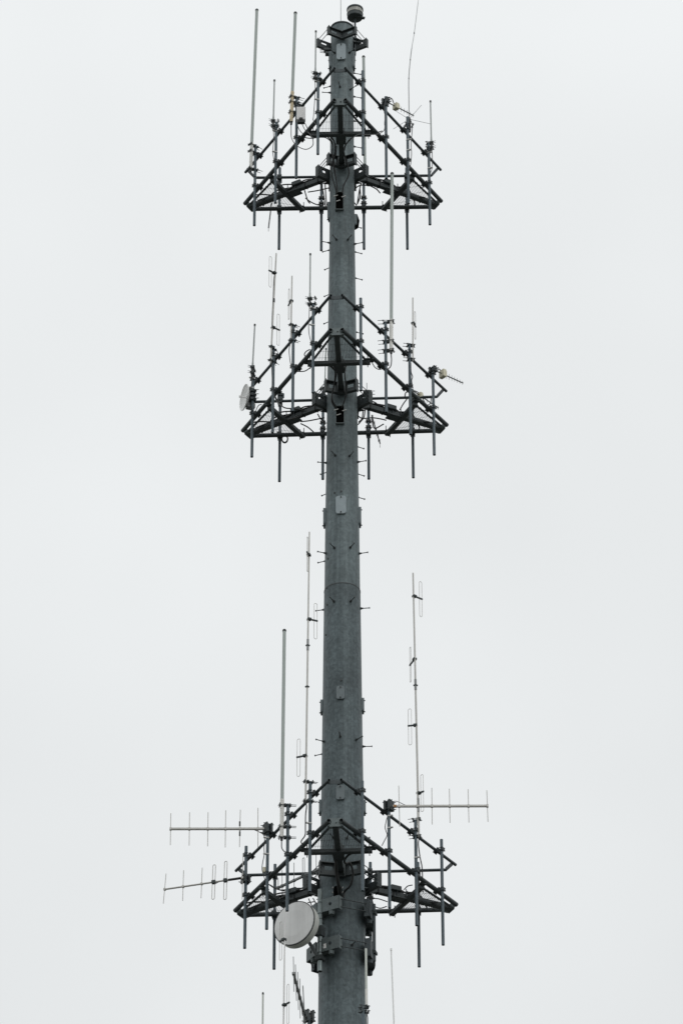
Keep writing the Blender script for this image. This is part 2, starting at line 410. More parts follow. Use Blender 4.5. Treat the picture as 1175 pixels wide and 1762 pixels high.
def platform(z, yaw, label, pipes, group='antenna platforms up the pole', drawn=True):
    pl = Plat(); pl.z = z; pl.yaw = yaw
    root = thing('antenna_platform', label, 'platform', (0, 0, z), group); pl.root = root
    Z = V((0, 0, 1)); r = rp(z)
    for f in ('left', 'right', 'back'):
        p, n = face(pl, f); t = tang(n)
        for nm, zz, rr in (('face_pipe', z, .043), ('handrail', z+HR, .0285)):
            m = MB(); e = .065 if f != 'back' else -.02
            m.pipe(p-t*(LSIDE/2+e)+Z*zz, p+t*(LSIDE/2+e)+Z*zz, rr)
            m.build(nm, 'beam_steel' if zz == z else 'rail_steel', root)
    for k in (0, 120, -120):
        az = k+yaw; n = pol(az, 1); t = V((cos(rad(az)), sin(rad(az)), 0))
        # corner plates
        m = MB(); c = n*(RTIP+.012)+Z*(z-.01); m.box(c, (t, n, Z), (CH*.37, .008, .085)); m.box(c-n*.05-Z*.055, (t, n, Z), (CH*.5, .05, .010))
        m.tube([c+n*.004+t*.02, c+n*.03+t*.02], .014, 8)
        m.build('corner_plate', 'plate_steel', root)
        m = MB(); c = n*(RTIP-.012)+Z*(z+HR)
        m.box(c-n*.01, (t, n, Z), (CH*.48, .007, .042))
        m.build('corner_plate', 'rail_steel', root)
        # arm
        m = MB(); a0 = n*(r+.10)+Z*(z-.035); a1 = n*(RTIP-.02)+Z*(z-.035)
        m.bar(a0, a1, .098, .105)
        m.box(n*(r+.095)+Z*(z-.03), (t, n, Z), (.08, .012, .14))
        for s in (-1, 1):   # gussets and junction gear where the crossbar crosses
            m.prism([n*(r+.10)+t*(s*.05)+Z*(z-.085), n*(r+.26)+t*(s*.05)+Z*(z-.085), n*(r+.10)+t*(s*.05)+Z*(z-.17)], t*(s*.01))
        m.build('support_arm', 'beam_steel', root)
        m = MB(); dj = 1.16
        m.box(n*(dj-.12)+Z*(z+.07), (t, n, Z), (.10, .10, .05)); m.box(n*(dj-.02)+Z*(z-.105), (t, n, Z), (.10, .15, .012))
        for i in (-1, 1):
            for j in (-1, 1): m.tube([n*(dj+j*.09)+t*(i*.065)+Z*(z-.14), n*(dj+j*.09)+t*(i*.065)+Z*(z+.10)], .010, 6)
        m.build('arm_clamp', 'beam_steel', root)
        # crossbar
        dc = 1.29; hw = (RC-dc)*math.tan(rad(30))-.06
        m = MB(); m.bar(n*dc-t*hw+Z*(z-.092), n*dc+t*hw+Z*(z-.092), .095, .08, Z)
        for s in (-1, 1):
            m.box(n*dc+t*(s*(hw-.01))+Z*(z-.045), (t, n, Z), (.075, .062, .012))
            for j in (-1, 1): m.tube([n*(dc+j*.045)+t*(s*(hw-.05))+Z*(z-.17), n*(dc+j*.045)+t*(s*(hw-.05))+Z*(z+.07)], .009, 6)
        m.build('crossbar', 'beam_steel', root)
        # V struts from the tip to the crossbar
        for s in (-1, 1):
            m = MB(); m.bar(n*(RTIP-.03)+t*(s*.075)+Z*(z-.05), n*(dc+.03)+t*(s*(hw-.09))+Z*(z-.05), .034, .034); m.build('strut', 'rail_steel', root)
        # grating panel: bearing bars along the arm plus cross rods
        m = MB(); d0, d1 = dc+.05, RTIP-.05; uh = (d1-d0)/(RC-.10-d0)
        poly = [(-(hw-.06), d0), (hw-.06, d0), ((hw-.06)*(1-uh), d1), (-(hw-.06)*(1-uh), d1)]
        th = rad({0: 0, 120: 45, -120: -45}[k]); dx, dy = sin(th), cos(th)
        def chords(dx, dy, step):
            nx, ny = dy, -dx; lo = min(x*nx+y*ny for x, y in poly); hi = max(x*nx+y*ny for x, y in poly); q = lo+step/2
            while q < hi:
                ts = []
                for (x0, y0), (x1, y1) in zip(poly, poly[1:]+poly[:1]):
                    a, b_ = x0*nx+y0*ny-q, x1*nx+y1*ny-q
                    if a*b_ < 0: f = a/(a-b_); ts.append((x0+(x1-x0)*f, y0+(y1-y0)*f))
                if len(ts) == 2: yield ts
                q += step
        for (u0, v0), (u1, v1) in chords(dx, dy, .029):
            A_, B2 = n*v0+t*u0+Z*(z-.045), n*v1+t*u1+Z*(z-.045)
            if (B2-A_).length > .03: m.bar(A_, B2, .0052, .012)
        for (u0, v0), (u1, v1) in chords(dy, -dx, .21):
            m.tube([n*v0+t*u0+Z*(z-.040), n*v1+t*u1+Z*(z-.040)], .0028, 5, False)
        m.build('grating', 'rail_steel', root)
    # collar: three V-brackets on the shaft joined by rods
    ends = {}
    for k in (0, 120, -120):
        m = MB(); ends[k] = v_bracket(m, k+yaw, z-.02, .26, .225, 37, .075); m.build('collar_bracket', 'beam_steel', root)
    for a, bk in ((0, 120), (120, -120), (-120, 0)):
        m = MB(); link_rods(m, ends[a][1], ends[bk][0], .26, 3, .008); m.build('collar_rod', 'bolt_steel', root)
    pl.pipe = {}
    for k, dd, up_ in ((120, .95, .03), (-120, .88, .03), (120, 1.45, .02), (-120, 1.52, .02)):     # black cable lashed along the rear arms
        az = k+yaw; n = pol(az, 1); t = tang(n); m = MB()
        for j in range(3): m.tube(smooth([n*(r+.12)+t*(.03*j-.03)+Z*(z+.05), n*(dd*.7)+t*(.05-.05*j)+Z*(z+.045+.02*j), n*dd+t*(.07*j-.07)+Z*(z+.06), n*(dd+.3)+t*(.16-.1*j)+Z*(z+.03-.03*j), n*(dd+.42)+t*(.30-.2*j)+Z*(z-.04)]), .014, 6)
        for j in range(2): q = n*(r+.30+.3*j)+Z*(z-.03); m.box(q, (t, n, Z), (.056, .010, .062))
        m.build('lashed_cable', 'rubber', root)
    for f in ('left', 'right', 'back'):
        for i, (tx, ty, bx, by) in enumerate(pipes[f]):
            P, n = face(pl, f, OFFP)
            B = on_plane(bx, by, P, n); T = on_plane(tx, ty, P, n)
            zt_, zb_ = T.z, B.z; x = (T+B)/2 if abs(T.x-B.x) < .12 else B
            t = tang(n)
            if not drawn: x = B; 
            m = MB(); m.pipe(V((x.x, x.y, zb_)), V((x.x, x.y, zt_)), RPIPE, 14, .08)
            mp = m.build('mounting_pipe', 'pipe_steel', root)
            for zz, rr in ((z, .043), (z+HR, .0285)):
                if zb_ < zz < zt_: clamp(pl, zz, x, n, rr).build('clamp', 'beam_steel', mp)
            if f == 'back' and i in (1, 2):
                for dz in (.20, .34):
                    m = MB(); q = V((x.x, x.y, z+dz)); m.box(q, (t, n, Z), (.052, .045, .024)); m.tube([q-t*.075+n*.02, q+t*.075+n*.02], .008, 6); m.build('u_bolt_block', 'dark_cap', mp)
            pl.pipe[f, i+1] = (V((x.x, x.y, zb_)), V((x.x, x.y, zt_)), n)
    return pl
P1 = dict(left=[(440.2, 249, 437.3, 388.5), (476, 209.7, 473.2, 350.2), (511.5, 166, 508.9, 307.7), (548.5, 125, 545.9, 266.8)],
          right=[(624.4, 122.6, 624.2, 266.4), (663.9, 167.2, 664.3, 307), (702.2, 203, 701.2, 349), (737.5, 246.2, 739.2, 386.3)],
          back=[(480.5, 289, 481.2, 429), (553.4, 290, 552.6, 431), (626.3, 289, 625.5, 428.8), (699.4, 289, 700.4, 428.8)])
P2 = dict(left=[(438, 637, 431.1, 789), (472.7, 594, 467.2, 746.8), (506, 557.7, 502.5, 709.4), (539.6, 522, 537.9, 676.5)],
          right=[(621.7, 514.5, 619.8, 671), (664.3, 555.1, 663.2, 708.3), (705.3, 592.8, 705.1, 747), (744.5, 631.7, 746.8, 782.8)],
          back=[(482.6, 676, 480.7, 828.5), (556, 674, 555.2, 824.8), (634.3, 672, 633.8, 824.3), (709.4, 670, 710.4, 822)])
P3 = dict(left=[(427.2, 1453, 417.7, 1635), (462, 1418, 457.9, 1600), (495.7, 1383.6, 494, 1567.7), (533.6, 1345.3, 533.3, 1534)],
          right=[(623, 1344, 624, 1533), (668.5, 1377, 670.3, 1562.7), (714.2, 1410.7, 717.3, 1593), (758.1, 1443.8, 763.2, 1627)],
          back=[(473.2, 1487.4, 471.8, 1667.7), (551.6, 1486, 551.4, 1667), (636.8, 1484, 638, 1665), (719, 1484, 720.7, 1663.8)])
A = platform(49.6442, math.degrees(-.01909), 'topmost antenna platform, a dark triangular steel frame near the tip of the pole', P1)
B_ = platform(44.0655, math.degrees(-.04797), 'middle antenna platform, the one with a small white dish at its left end', P2)
C_ = platform(33.5415, math.degrees(-.05664), 'widest antenna platform, low on the pole, with long yagis out to both sides', P3)
DYAW = math.degrees(-.05664)
ztip = z_for(pol(DYAW, RTIP).x, pol(DYAW, RTIP).y, 1782) - HR
# the lowest platform continues the rows below the picture; its pipes stand where those above stand
def shifted(src, pl, dz, over={}):
    r = {}
    for f in src:
        r[f] = []
        for i in range(4):
            b0, t0, n = pl.pipe[f, i+1]; dt = over.get((f, i+1), 0)
            r[f].append((*proj((t0.x, t0.y, t0.z+dz+dt)), *proj((b0.x, b0.y, b0.z+dz))))
    return r
D_ = platform(ztip, DYAW, 'lowest antenna platform, cut off by the bottom edge, only pipe tops showing', shifted(P3, C_, ztip-C_.z, {('left', 4): .30, ('right', 1): .42}))

# ------------------------------------------------------------------ antenna builders
def bracket(parent, a, p, ra, rp_, long=.12, name='bracket'):
    """a: point on the antenna, p: point on the pipe (same height)"""
    d = (p-a); d.z = 0; d.normalize(); q = V((-d.y, d.x, 0)); Z = V((0, 0, 1)); m = MB()
    gap = (p-a).length
    m.box(a-d*(ra+.008), (d, q, Z), (.008, ra+.022, .024)); m.box(p+d*(rp_+.008), (d, q, Z), (.008, rp_+.018, .026))
    m.box((a+d*ra+p-d*rp_)/2, (d, q, Z), (max(.012, (gap-ra-rp_)/2), .032, .026))
    for s in (-1, 1):
        o = q*(s*(max(ra, rp_)+.009)); zz = Z*(s*.010)
        m.tube([a-d*(ra+.035)+o+zz, p+d*(rp_+long)+o+zz], .0058, 6)
        m.tube([p+d*(rp_+.018)+o+zz, p+d*(rp_+.036)+o+zz], .012, 6)
    return m.build(name, 'beam_steel', parent)
def clips(parent, pl, f, i, rows, side=-1):
    pb, pt, n = pl.pipe[f, i]
    for y in rows:
        z = z_for(pb.x, pb.y, y); c = V((pb.x, pb.y, z)); m = MB()
        m.tube([c-V((0, 0, .012)), c+V((0, 0, .012))], RPIPE+.004, 12); m.box(c+n*.05, (n, tang(n), V((0, 0, 1))), (.030, .016, .011))
        m.build('cable_clip', 'clip_light', parent)
def axis_on(pl, f, i, d, top, bot):
    p, n = pl.pipe[f, i][0], pl.pipe[f, i][2]
    p0 = V((p.x, p.y, 0))+n*d
    return on_plane(*top, p0, n), on_plane(*bot, p0, n)
def tpy(T, B, top, bot, y):      # point of the axis at photo row y
    return lerp(B, T, (bot[1]-y)/(bot[1]-top[1]))
def cable(parent, pts, r=.008, name='feed_cable', m='rubber'):
    return MB().tube(smooth(pts), r, 7).build(name, m, parent)
def pl_pts(pl, f, off, px): return [on_face(pl, f, x, y, off) for x, y in px]
def omni(label, pl, f, i, top, bot, d, r, base_y=None, base='base_white', brk=(), skin='fibreglass', group='fat fibreglass stick antennas', cap=True, rods=.12):
    T, B = axis_on(pl, f, i, d, top, bot)
    root = thing('stick_antenna', label, 'antenna', B, group)
    up = (T-B).normalized()
    S = tpy(T, B, top, bot, base_y) if base_y else B
    m = MB(); m.tube([S, T], r, 16); m.build('radome', skin, root)
    if base_y:
        m = MB(); m.tube([B+up*.02, S+up*.01], r*1.12, 16); m.tube([lerp(B, S, .78), lerp(B, S, .80)], r*1.2, 16)
        m.tube([lerp(B, S, .985), S+up*.03], r*1.16, 16); m.build('base_tube', base, root)
    m = MB(); m.tube([B-up*.05, B+up*.022], [r*.7, r*.9], 12); m.build('connector', 'dark_cap', root)
    if cap:
        m = MB(); m.lathe([(-.035, r*1.0), (-.035, r*1.14), (-.004, r*1.14), (.012, r*.8), (.018, 0)], T, up, 16); m.build('end_cap', 'dark_cap', root)
    pb, pt, n = pl.pipe[f, i]
    for y in brk:
        a = tpy(T, B, top, bot, y); bracket(root, a, V((pb.x, pb.y, a.z)), r*1.12, RPIPE, rods)
    return root, T, B
def whip(label, pl, f, i, top, bot, d, r=.0155, cab=None, skin='fibreglass_grey', brk=True, group='thin whip antennas on mounting pipes', tip='dark_cap'):
    T, B = axis_on(pl, f, i, d, top, bot); up = (T-B).normalized()
    root = thing('whip_antenna', label, 'antenna', B, group)
    m = MB(); m.tube([B, lerp(B, T, .12), lerp(B, T, .14), T], [r*1.5, r*1.15, r, r*.9], 12); m.build('mast', skin, root)
    m = MB(); m.lathe([(-.03, r), (-.03, r*1.3), (.01, r*1.25), (.02, 0)], T, up, 12); m.build('end_cap', tip, root)
    m = MB(); m.tube([B-up*.22, B-up*.02, B+up*.03], [r*1.1, r*1.6, r*1.6], 10); m.build('connector', 'dark_cap', root)
    pb, pt, n = pl.pipe[f, i]
    if brk:
        for dz in (.0, -.13):
            a = B+V((0, 0, dz)); bk = bracket(root, a, V((pb.x, pb.y, a.z)), r*1.5, RPIPE, .02)
            m = MB(); t = tang(n)
            for s in (-.02, .02): m.tube([a+n*.02+V((0, 0, s)), a+n*.10+V((0, 0, s))], .0045, 6)
            m.build('threaded_rod', 'bolt_steel', bk)
    if cab:
        cable(root, [B-up*.2]+pl_pts(pl, f, OFFP+d, cab), .0075); clips(root, pl, f, i, [cab[0][1]+1, cab[2][1]])
    return root, T, B
def loop(parent, base, E, w, z0, z1, r=.0047, mat_='aluminium'):
    """folded dipole: narrow upright loop; boom from base (on the mast) out to E"""
    d = E-base; d.z = 0; d.normalize(); I = E-d*w; k = w/2; pts = []
    cz = E-d*k
    for j in range(7): a = pi*j/6; pts.append(V((cz.x, cz.y, z1-k))+d*(k*cos(a))+V((0, 0, k*sin(a))))
    for j in range(7): a = pi+pi*j/6; pts.append(V((cz.x, cz.y, z0+k))+d*(k*cos(a))+V((0, 0, k*sin(a))))
    ob = MB().tube(pts, r, 7, False, True).build('folded_dipole', mat_, parent)
    m = MB(); m.bar(base, E+d*.012, .022, .030); m.box(base+d*.02, (d, V((-d.y, d.x, 0)), V((0, 0, 1))), (.035, .034, .022))
    m.build('dipole_arm', 'beam_steel', ob)
    return ob
def dipole_mast(label, pl, f, i, top, bot, d, r, loops, brk=(), sleeves=(), skin='aluminium', rings=(), cab=None, group='folded dipole arrays on upright masts', taper=.85):
    """loops: ((mast px,py),(arm end px,py), loop top y, loop bottom y)"""
    T, B = axis_on(pl, f, i, d, top, bot); up = (T-B).normalized()
    root = thing('dipole_array', label, 'antenna', B, group)
    m = MB(); m.tube([B, lerp(B, T, .5), T], [r, r*.95, r*taper], 14); m.build('mast', skin, root)
    for (my, (ex, ey), y0, y1) in loops:
        P = tpy(T, B, top, bot, my); E = at_z(ex, ey, P.z)
        if (E-P).length > .42 or (E-P).length < .12: E = P+(E-P).normalized()*max(.14, min(.30, (E-P).length))
        loop(root, P, E, .058, z_for(E.x, E.y, y1), z_for(E.x, E.y, y0))
    for y0, y1 in sleeves:
        m = MB(); m.tube([tpy(T, B, top, bot, y1), tpy(T, B, top, bot, y0)], r*1.22, 14); m.build('sleeve', 'aluminium_dark', root)
    for y in rings:
        c = tpy(T, B, top, bot, y); m = MB(); m.tube([c-up*.012, c+up*.012], r*1.6, 12); m.box(c, (V((1, 0, 0)), V((0, 1, 0)), V((0, 0, 1))), (r*2.2, .010, .010)); m.build('clamp_ring', 'bolt_steel', root)
    pb, pt, n = pl.pipe[f, i]
    for y in brk:
        a = tpy(T, B, top, bot, y); bracket(root, a, V((pb.x, pb.y, a.z)), r, RPIPE, .10)
    if cab: cable(root, [on_face(pl, f, x, y, OFFP+d+.012) for x, y in cab], .009)
    return root, T, B
def yagi(label, P0, P1_, els, r, er, folded=(), mat_='aluminium', group='yagi antennas with upright elements', square=True, name='yagi_antenna'):
    """boom P0->P1 (3D); els = photo (xt,yt,xb,yb) of each upright element"""
    root = thing(name, label, 'antenna', P0, group); d = (P1_-P0).normalized()
    m = MB()
    if square: m.bar(P0, P1_, r*2, r*2)
    else: m.tube([P0, P1_], r, 12)
    m.build('boom', mat_, root)
    n = V((d.y, -d.x, 0)).normalized(); p0x, p0y = proj(P0)
    for k, (xt, yt, xb, yb) in enumerate(els):
        a = on_plane(xt, yt, P0, n); c = on_plane(xb, yb, P0, n); mid = (a+c)/2
        s = (mid-P0).dot(d); bm = P0+d*s
        if k in folded:
            w = .05; q = V((d.x, d.y, 0)).normalized(); pts = []
            hz = (a-c).normalized()
            for j in range(7): g_ = pi*j/6; pts.append(a-hz*w/2+q*(w/2*cos(g_))+hz*(w/2*sin(g_)))
            for j in range(7): g_ = pi+pi*j/6; pts.append(c+hz*w/2+q*(w/2*cos(g_))+hz*(w/2*sin(g_)))
            e = MB().tube(pts, er, 7, False, True).build('folded_element', mat_, root)
            MB().box(bm, (q, n, V((0, 0, 1))), (.035, r+.012, r+.018)).build('feed_block', 'beam_steel', e)
        else:
            e = MB().tube([c, a], er, 8).build('element', mat_, root)
            MB().box(bm, (d, n, d.cross(n)), (.018, r+.006, r+.006)).build('clip', mat_, e)
    return root, d, n
def head(parent, P, n, h=.16, wd=.065, name='mounting_head'):
    t = tang(n); Z = V((0, 0, 1)); m = MB()
    m.box(P+n*(RPIPE+.02), (t, n, Z), (wd, .018, h/2)); m.box(P-n*(RPIPE+.02), (t, n, Z), (wd, .018, h/2))
    for i in (-1, 1):
        for j in (-1, 1): m.tube([P+t*(i*(wd-.015))+Z*(j*(h/2-.03))+n*.11, P+t*(i*(wd-.015))+Z*(j*(h/2-.03))-n*.09], .008, 6)
    return m.build(name, 'beam_steel', parent)

# ================================================================== TOP PLATFORM
o, T, Bp = omni('fat grey stick antenna at the far left end of the topmost platform', A, 'left', 1, (442.2, 16.5), (431.6, 292), .10, .031, 249, 'base_white', (250, 261, 290))
cable(o, [Bp-V((0, 0, .04)), Bp+V((-.02, 0, -.10)), Bp+V((.09, .02, -.16)), Bp+V((.16, .1, -.1))], .009)
whip('thin grey whip between the two fat stick antennas at the top left', A, 'left', 2, (472.3, 138), (470.4, 208), .052, .016, [(470.6, 225), (471, 240), (469.6, 262), (472.5, 279), (474.5, 287)])
o, T, Bp = omni('fat stick antenna with a tan lower section, beside the white box at upper left', A, 'left', 3, (508.4, 21.5), (501.2, 211), .098, .031, 161, 'base_tan', (167, 176, 193))
cable(o, [Bp]+pl_pts(A, 'left', OFFP+.11, [(501, 222), (502, 238), (510.6, 250.5), (526, 257), (537.5, 251), (538.5, 241), (534.5, 232), (529, 227)]), .0085)
whip('thin grey whip nearest the pole on the left handrail of the topmost platform', A, 'left', 4, (543.5, 53.6), (542.6, 126), .055, .016, [(542.2, 140), (542.5, 152), (541.6, 172), (539.5, 200), (539, 207), (545, 215)])
o, T, Bp = omni('fat stick antenna just right of the pole top, half hidden by a mounting pipe', A, 'back', 3, (625.4, 97), (627.8, 289), .09, .030, None, 'base_white', (291, 297, 303), 'fibreglass', rods=.05)
whip('thin grey whip at the right end of the topmost platform', A, 'right', 4, (740.3, 174), (741.9, 246), .05, .016, [(743, 262), (743.6, 275), (742.8, 290), (740, 298)])
# white radio box
pb, pt, n = A.pipe['left', 3]; t = tang(n)
root = thing('radio_box', 'white radio box with a black underside strapped to a pipe at upper left', 'radio unit', (0, 0, 0))
Cb = on_face(A, 'left', 518, 196, OFFP+.04); root.location = Cb; Z = V((0, 0, 1))
ax = (V((1, 0, 0)), V((0, 1, 0)), Z)
z0, z1 = z_for(Cb.x, Cb.y, 208), z_for(Cb.x, Cb.y, 186)
m = MB(); m.box((Cb.x, Cb.y, (z0+z1)/2), ax, (.088, .05, (z1-z0)/2)); m.build('housing', 'box_white', root)
m = MB(); m.box((Cb.x, Cb.y, z0-.03), ax, (.07, .042, .03)); m.box((Cb.x, Cb.y-.055, z0+.02), ax, (.035, .008, .022)); m.build('connector_plate', 'dark_cap', root)
m = MB(); m.box((Cb.x-.06, Cb.y+.05, (z0+z1)/2-.1), ax, (.05, .03, .04)); m.tube([(Cb.x, Cb.y, z1-.01), (Cb.x, Cb.y, z1+.04)], .012, 8); m.build('bracket', 'bolt_steel', root)
for dx, px in ((-.05, [(512, 216), (517, 226), (525, 233)]), (0, [(520, 214), (527, 226), (540, 232), (551, 231)]), (.05, [(524, 211), (530, 222), (536, 228)])):
    cable(root, [V((Cb.x+dx, Cb.y, z0-.05))]+pl_pts(A, 'left', OFFP-.12, px), .008)
# small yagi with cream feed box
def small_yagi(label, pl, f, i, bpx, boxpx, zref, hw, ticks, cab, box=(.05, .06, .07), group='small yagis with cream feed boxes'):
    P0 = at_z(*bpx[0], zref); P1_ = at_z(*bpx[1], zref); d = (P1_-P0).normalized(); n = V((d.y, -d.x, 0)); Z = V((0, 0, 1))
    root = thing('small_yagi_antenna', label, 'antenna', P0, group)
    MB().bar(P0, P1_, .018, .018).build('boom', 'bolt_steel', root)
    L_ = (P1_-P0).length
    for k in range(ticks):
        c = P0+d*(L_*(.42+.56*k/(ticks-1))); h = hw*(1-.06*k)
        MB().tube([c-Z*h, c+Z*h], .005, 6).build('element', 'aluminium_dark', root)
    c = at_z(*boxpx, zref); c = P0+d*(c-P0).dot(d)
    m = MB(); m.box(c, (d, n, Z), (box[0]*.75, box[1], box[2])); m.box(c+d*.012, (d, n, Z), (box[0], box[1]*.8, box[2]*.8)); m.build('feed_box', 'box_cream', root)
    cable(root, [on_plane(x, y, P0+n*-.02, n) for x, y in cab], .010)
    if i:
        pb = pl.pipe[f, i]; head(root, V((pb[0].x, pb[0].y, zref)), pb[2], .12, .05)
    return root
pb, pt, n = A.pipe['right', 2]
small_yagi('small yagi with a cream feed box on the right of the topmost platform', A, 'right', 2, ((665.5, 175.5), (711.7, 199)), (680.8, 183.5), pt.z-.10, .07, 6, [(664, 171), (668.5, 168), (674, 170), (677, 177), (679, 182)])
cable(thing('coaxial_cable', 'black cable hanging below the small yagi on the topmost platform', 'cable', pt, 'loose coaxial cables on the platforms'),
      pl_pts(A, 'right', OFFP+.05, [(664, 172), (661.5, 180), (661, 192), (662.5, 200), (661.5, 212), (662, 219), (659, 226), (648, 231), (630, 231.5), (618, 231), (610, 235), (602, 242)]), .008)
# ground-plane whip that bends in the wind
pb, pt, n = A.pipe['right', 3]; d0 = .012
root = thing('ground_plane_antenna', 'very long bending whip with four thin radials at its foot, top right', 'antenna', (pt.x, pt.y, pt.z), None)
wp = pl_pts(A, 'right', OFFP+d0, [(703.6, 203), (703.2, 170), (703.1, 135), (705.7, 103), (708.6, 80), (712.4, 57), (719.5, 0), (724, -38)])
MB().tube(smooth(wp, 6), [.009]*24+[.006]*12+[.004]*7, 8).build('whip_rod', 'aluminium_dark', root)
for k in (2, 3, 5): m = MB(); m.tube([wp[k]-V((0, 0, .015)), wp[k]+V((0, 0, .015))], .011, 8); m.build('joint', 'dark_cap', root)
bz = wp[0]
m = MB(); m.tube([bz-V((0, 0, .36)), bz-V((0, 0, .30)), bz-V((0, 0, .03)), bz+V((0, 0, .02))], [.030, .036, .036, .015], 14); m.build('base_tube', 'dark_cap', root)
for ex, ey in ((724.8, 181), (676.5, 222), (739.7, 213), (680, 190.5)):
    E_ = at_z(ex, ey, bz.z-.05); MB().tube([bz-V((0, 0, .03)), E_], .0042, 6).build('radial', 'aluminium_dark', root)
bracket(root, bz-V((0, 0, .2))+n*.03, V((pt.x, pt.y, bz.z-.2)), .034, RPIPE, .03)
cable(root, pl_pts(A, 'right', OFFP+.06, [(706, 206), (709, 216), (708.5, 230), (707, 245), (707.8, 265), (706, 284), (703, 292)]), .008)
clips(root, A, 'right', 3, (241, 259))
# hanging yagi at the back left
def away_yagi(label, P0, P1_, n_el, h, offs=0):
    root = thing('slim_yagi_antenna', label, 'antenna', P0, 'slim yagis seen almost end on'); d = (P1_-P0).normalized(); Z = V((0, 0, 1))
    MB().tube([P0, P1_], .013, 8).build('boom', 'bolt_steel', root)
    for k in range(n_el):
        c = P0+d*((P1_-P0).length*(.12+.88*k/(n_el-1))); MB().tube([c-Z*h*(1-.04*k), c+Z*h*(1-.04*k)], .006, 6).build('element', 'aluminium_dark', root)
    return root
pbk, ptk, nk = A.pipe['back', 1]
zz = A.z+.02
away_yagi('slim dark yagi seen end on behind the left corner of the topmost platform', at_z(467.5, 349, zz), at_z(462.2, 392, zz), 6, .115)

# ================================================================== MIDDLE PLATFORM
whip('thin grey whip directly above the small white dish on the middle platform', B_, 'left', 1, (438.6, 558.5), (434.7, 632), .05, .0155, [(434, 650), (433, 660), (432, 668)])
o, T, Bp = dipole_mast('dipole mast with a loop on each side, left part of the middle platform', B_, 'left', 2, (475.4, 436), (465.6, 625), .075, .0165,
    [(470.8, (463.3, 465.4), 440.5, 493), (563.6, (480.9, 568), 541.3, 595)], (597, 620), (), 'aluminium', (), [(472.8, 472), (471.3, 482), (470, 515), (468.6, 540), (468.2, 560), (470, 563.5)])
m = MB(); c = tpy(T, Bp, (475.4, 436), (465.6, 625), 517); m.tube([c-V((0, 0, .05)), c+V((0, 0, .03))], .024, 10); m.build('splitter', 'dark_cap', o)
cable(o, pl_pts(B_, 'left', OFFP+.09, [(467.5, 622), (468.2, 645), (469.5, 665), (471, 676), (476, 690), (486, 700)]), .009)
o, T, Bp = dipole_mast('short dipole mast with one loop on the left handrail of the middle platform', B_, 'left', 3, (502.5, 475), (500.6, 582), .05, .0155, [(517.6, (496.3, 525.5), 498.4, 551)], (559, 585))
cable(o, pl_pts(B_, 'left', OFFP+.06, [(500, 588), (497.6, 602), (498.6, 616), (500, 625), (503, 634)]), .008)
whip('thin grey whip closest to the pole on the left handrail of the middle platform', B_, 'left', 4, (534, 437), (533.3, 514), .052, .0155, [(532.5, 530), (532, 545), (531, 560), (532, 575), (535, 588), (536, 595)])
o, T, Bp = omni('fat stick antenna with a white foot on the right of the middle platform', B_, 'right', 2, (674.4, 298), (672.8, 605), .098, .0315, 554, 'base_white', (555, 588, 603))
cable(o, [Bp]+pl_pts(B_, 'right', OFFP+.10, [(673, 612), (673.4, 620), (672, 630), (667, 635), (662, 634)]), .011)
cable(thing('coaxial_cable', 'short black cable sagging from the right face pipe of the middle platform', 'cable', Bp, 'loose coaxial cables on the platforms'), pl_pts(B_, 'right', -.05, [(640, 624), (645, 632), (651, 635.5), (657, 635)]), .009)
o, T, Bp = dipole_mast('short dipole mast with one loop near the right end of the middle platform', B_, 'right', 3, (710, 512.5), (710.2, 622), .05, .0155, [(556, (713.6, 560.5), 537.4, 585)], (595, 619))
cable(o, pl_pts(B_, 'right', OFFP+.07, [(706.5, 625), (707, 640), (709.5, 648), (708, 655), (710, 668)]), .010)
pb, pt, n = B_.pipe['right', 4]
small_yagi('small yagi with a cream feed box at the outermost right pipe of the middle platform', B_, 'right', 4, ((747, 637), (796.4, 659.2)), (762, 643), pt.z-.06, .07, 7, [(746, 638), (750, 635.5), (755, 635), (758, 638), (760, 641)], (.05, .07, .085))
small_yagi('small yagi with a cream feed box inside the right corner of the middle platform', B_, 'back', 0, ((710, 672), (754, 702)), (725.6, 679), B_.z+.86, .06, 5, [(712, 672), (718, 674.5), (724, 680), (733, 696), (740, 694), (741.5, 684)], (.045, .05, .06))
# small white dish
pb, pt, n = B_.pipe['left', 1]
root = thing('parabolic_dish', 'small white round dish facing left at the left end of the middle platform', 'dish', (0, 0, 0))
dn = V((-.945, -.325, 0)).normalized()
P = on_face(B_, 'left', 421.3, 684, OFFP+.11); root.location = P
m = MB(); m.lathe([(-.055, 1e-5), (-.053, .05), (-.035, .15), (-.005, .235), (.014, .265), (.020, .268), (.014, .272), (-.005, .262), (-.05, .16), (-.066, .05), (-.07, 1e-5)], P, dn, 48); m.build('reflector', 'dish_white', root)
m = MB(); m.tube([P-dn*.05, P+dn*.10], .011, 8); m.tube([P+dn*.085, P+dn*.11], [.02, .032], 12); m.build('feed_horn', 'box_white', root)
m = MB(); q = P-dn*.10; m.box(q, (dn, V((-dn.y, dn.x, 0)), Z), (.05, .07, .09)); m.box(q+V((.02, 0, -.19)), (dn, V((-dn.y, dn.x, 0)), Z), (.08, .06, .055)); m.build('radio_unit', 'aluminium_dark', root)
m = MB(); q2 = V((pb.x, pb.y, P.z))
for dz in (-.10, 0, .10):
    m.box(q2+V((0, 0, dz)), (dn, V((-dn.y, dn.x, 0)), Z), (.06, .06, .028)); m.tube([q2+V((.0, -.06, dz)), q2+V((.12, -.06, dz))], .007, 6)
m.bar(q+dn*-.02, q2, .05, .07); m.build('bracket', 'beam_steel', root)
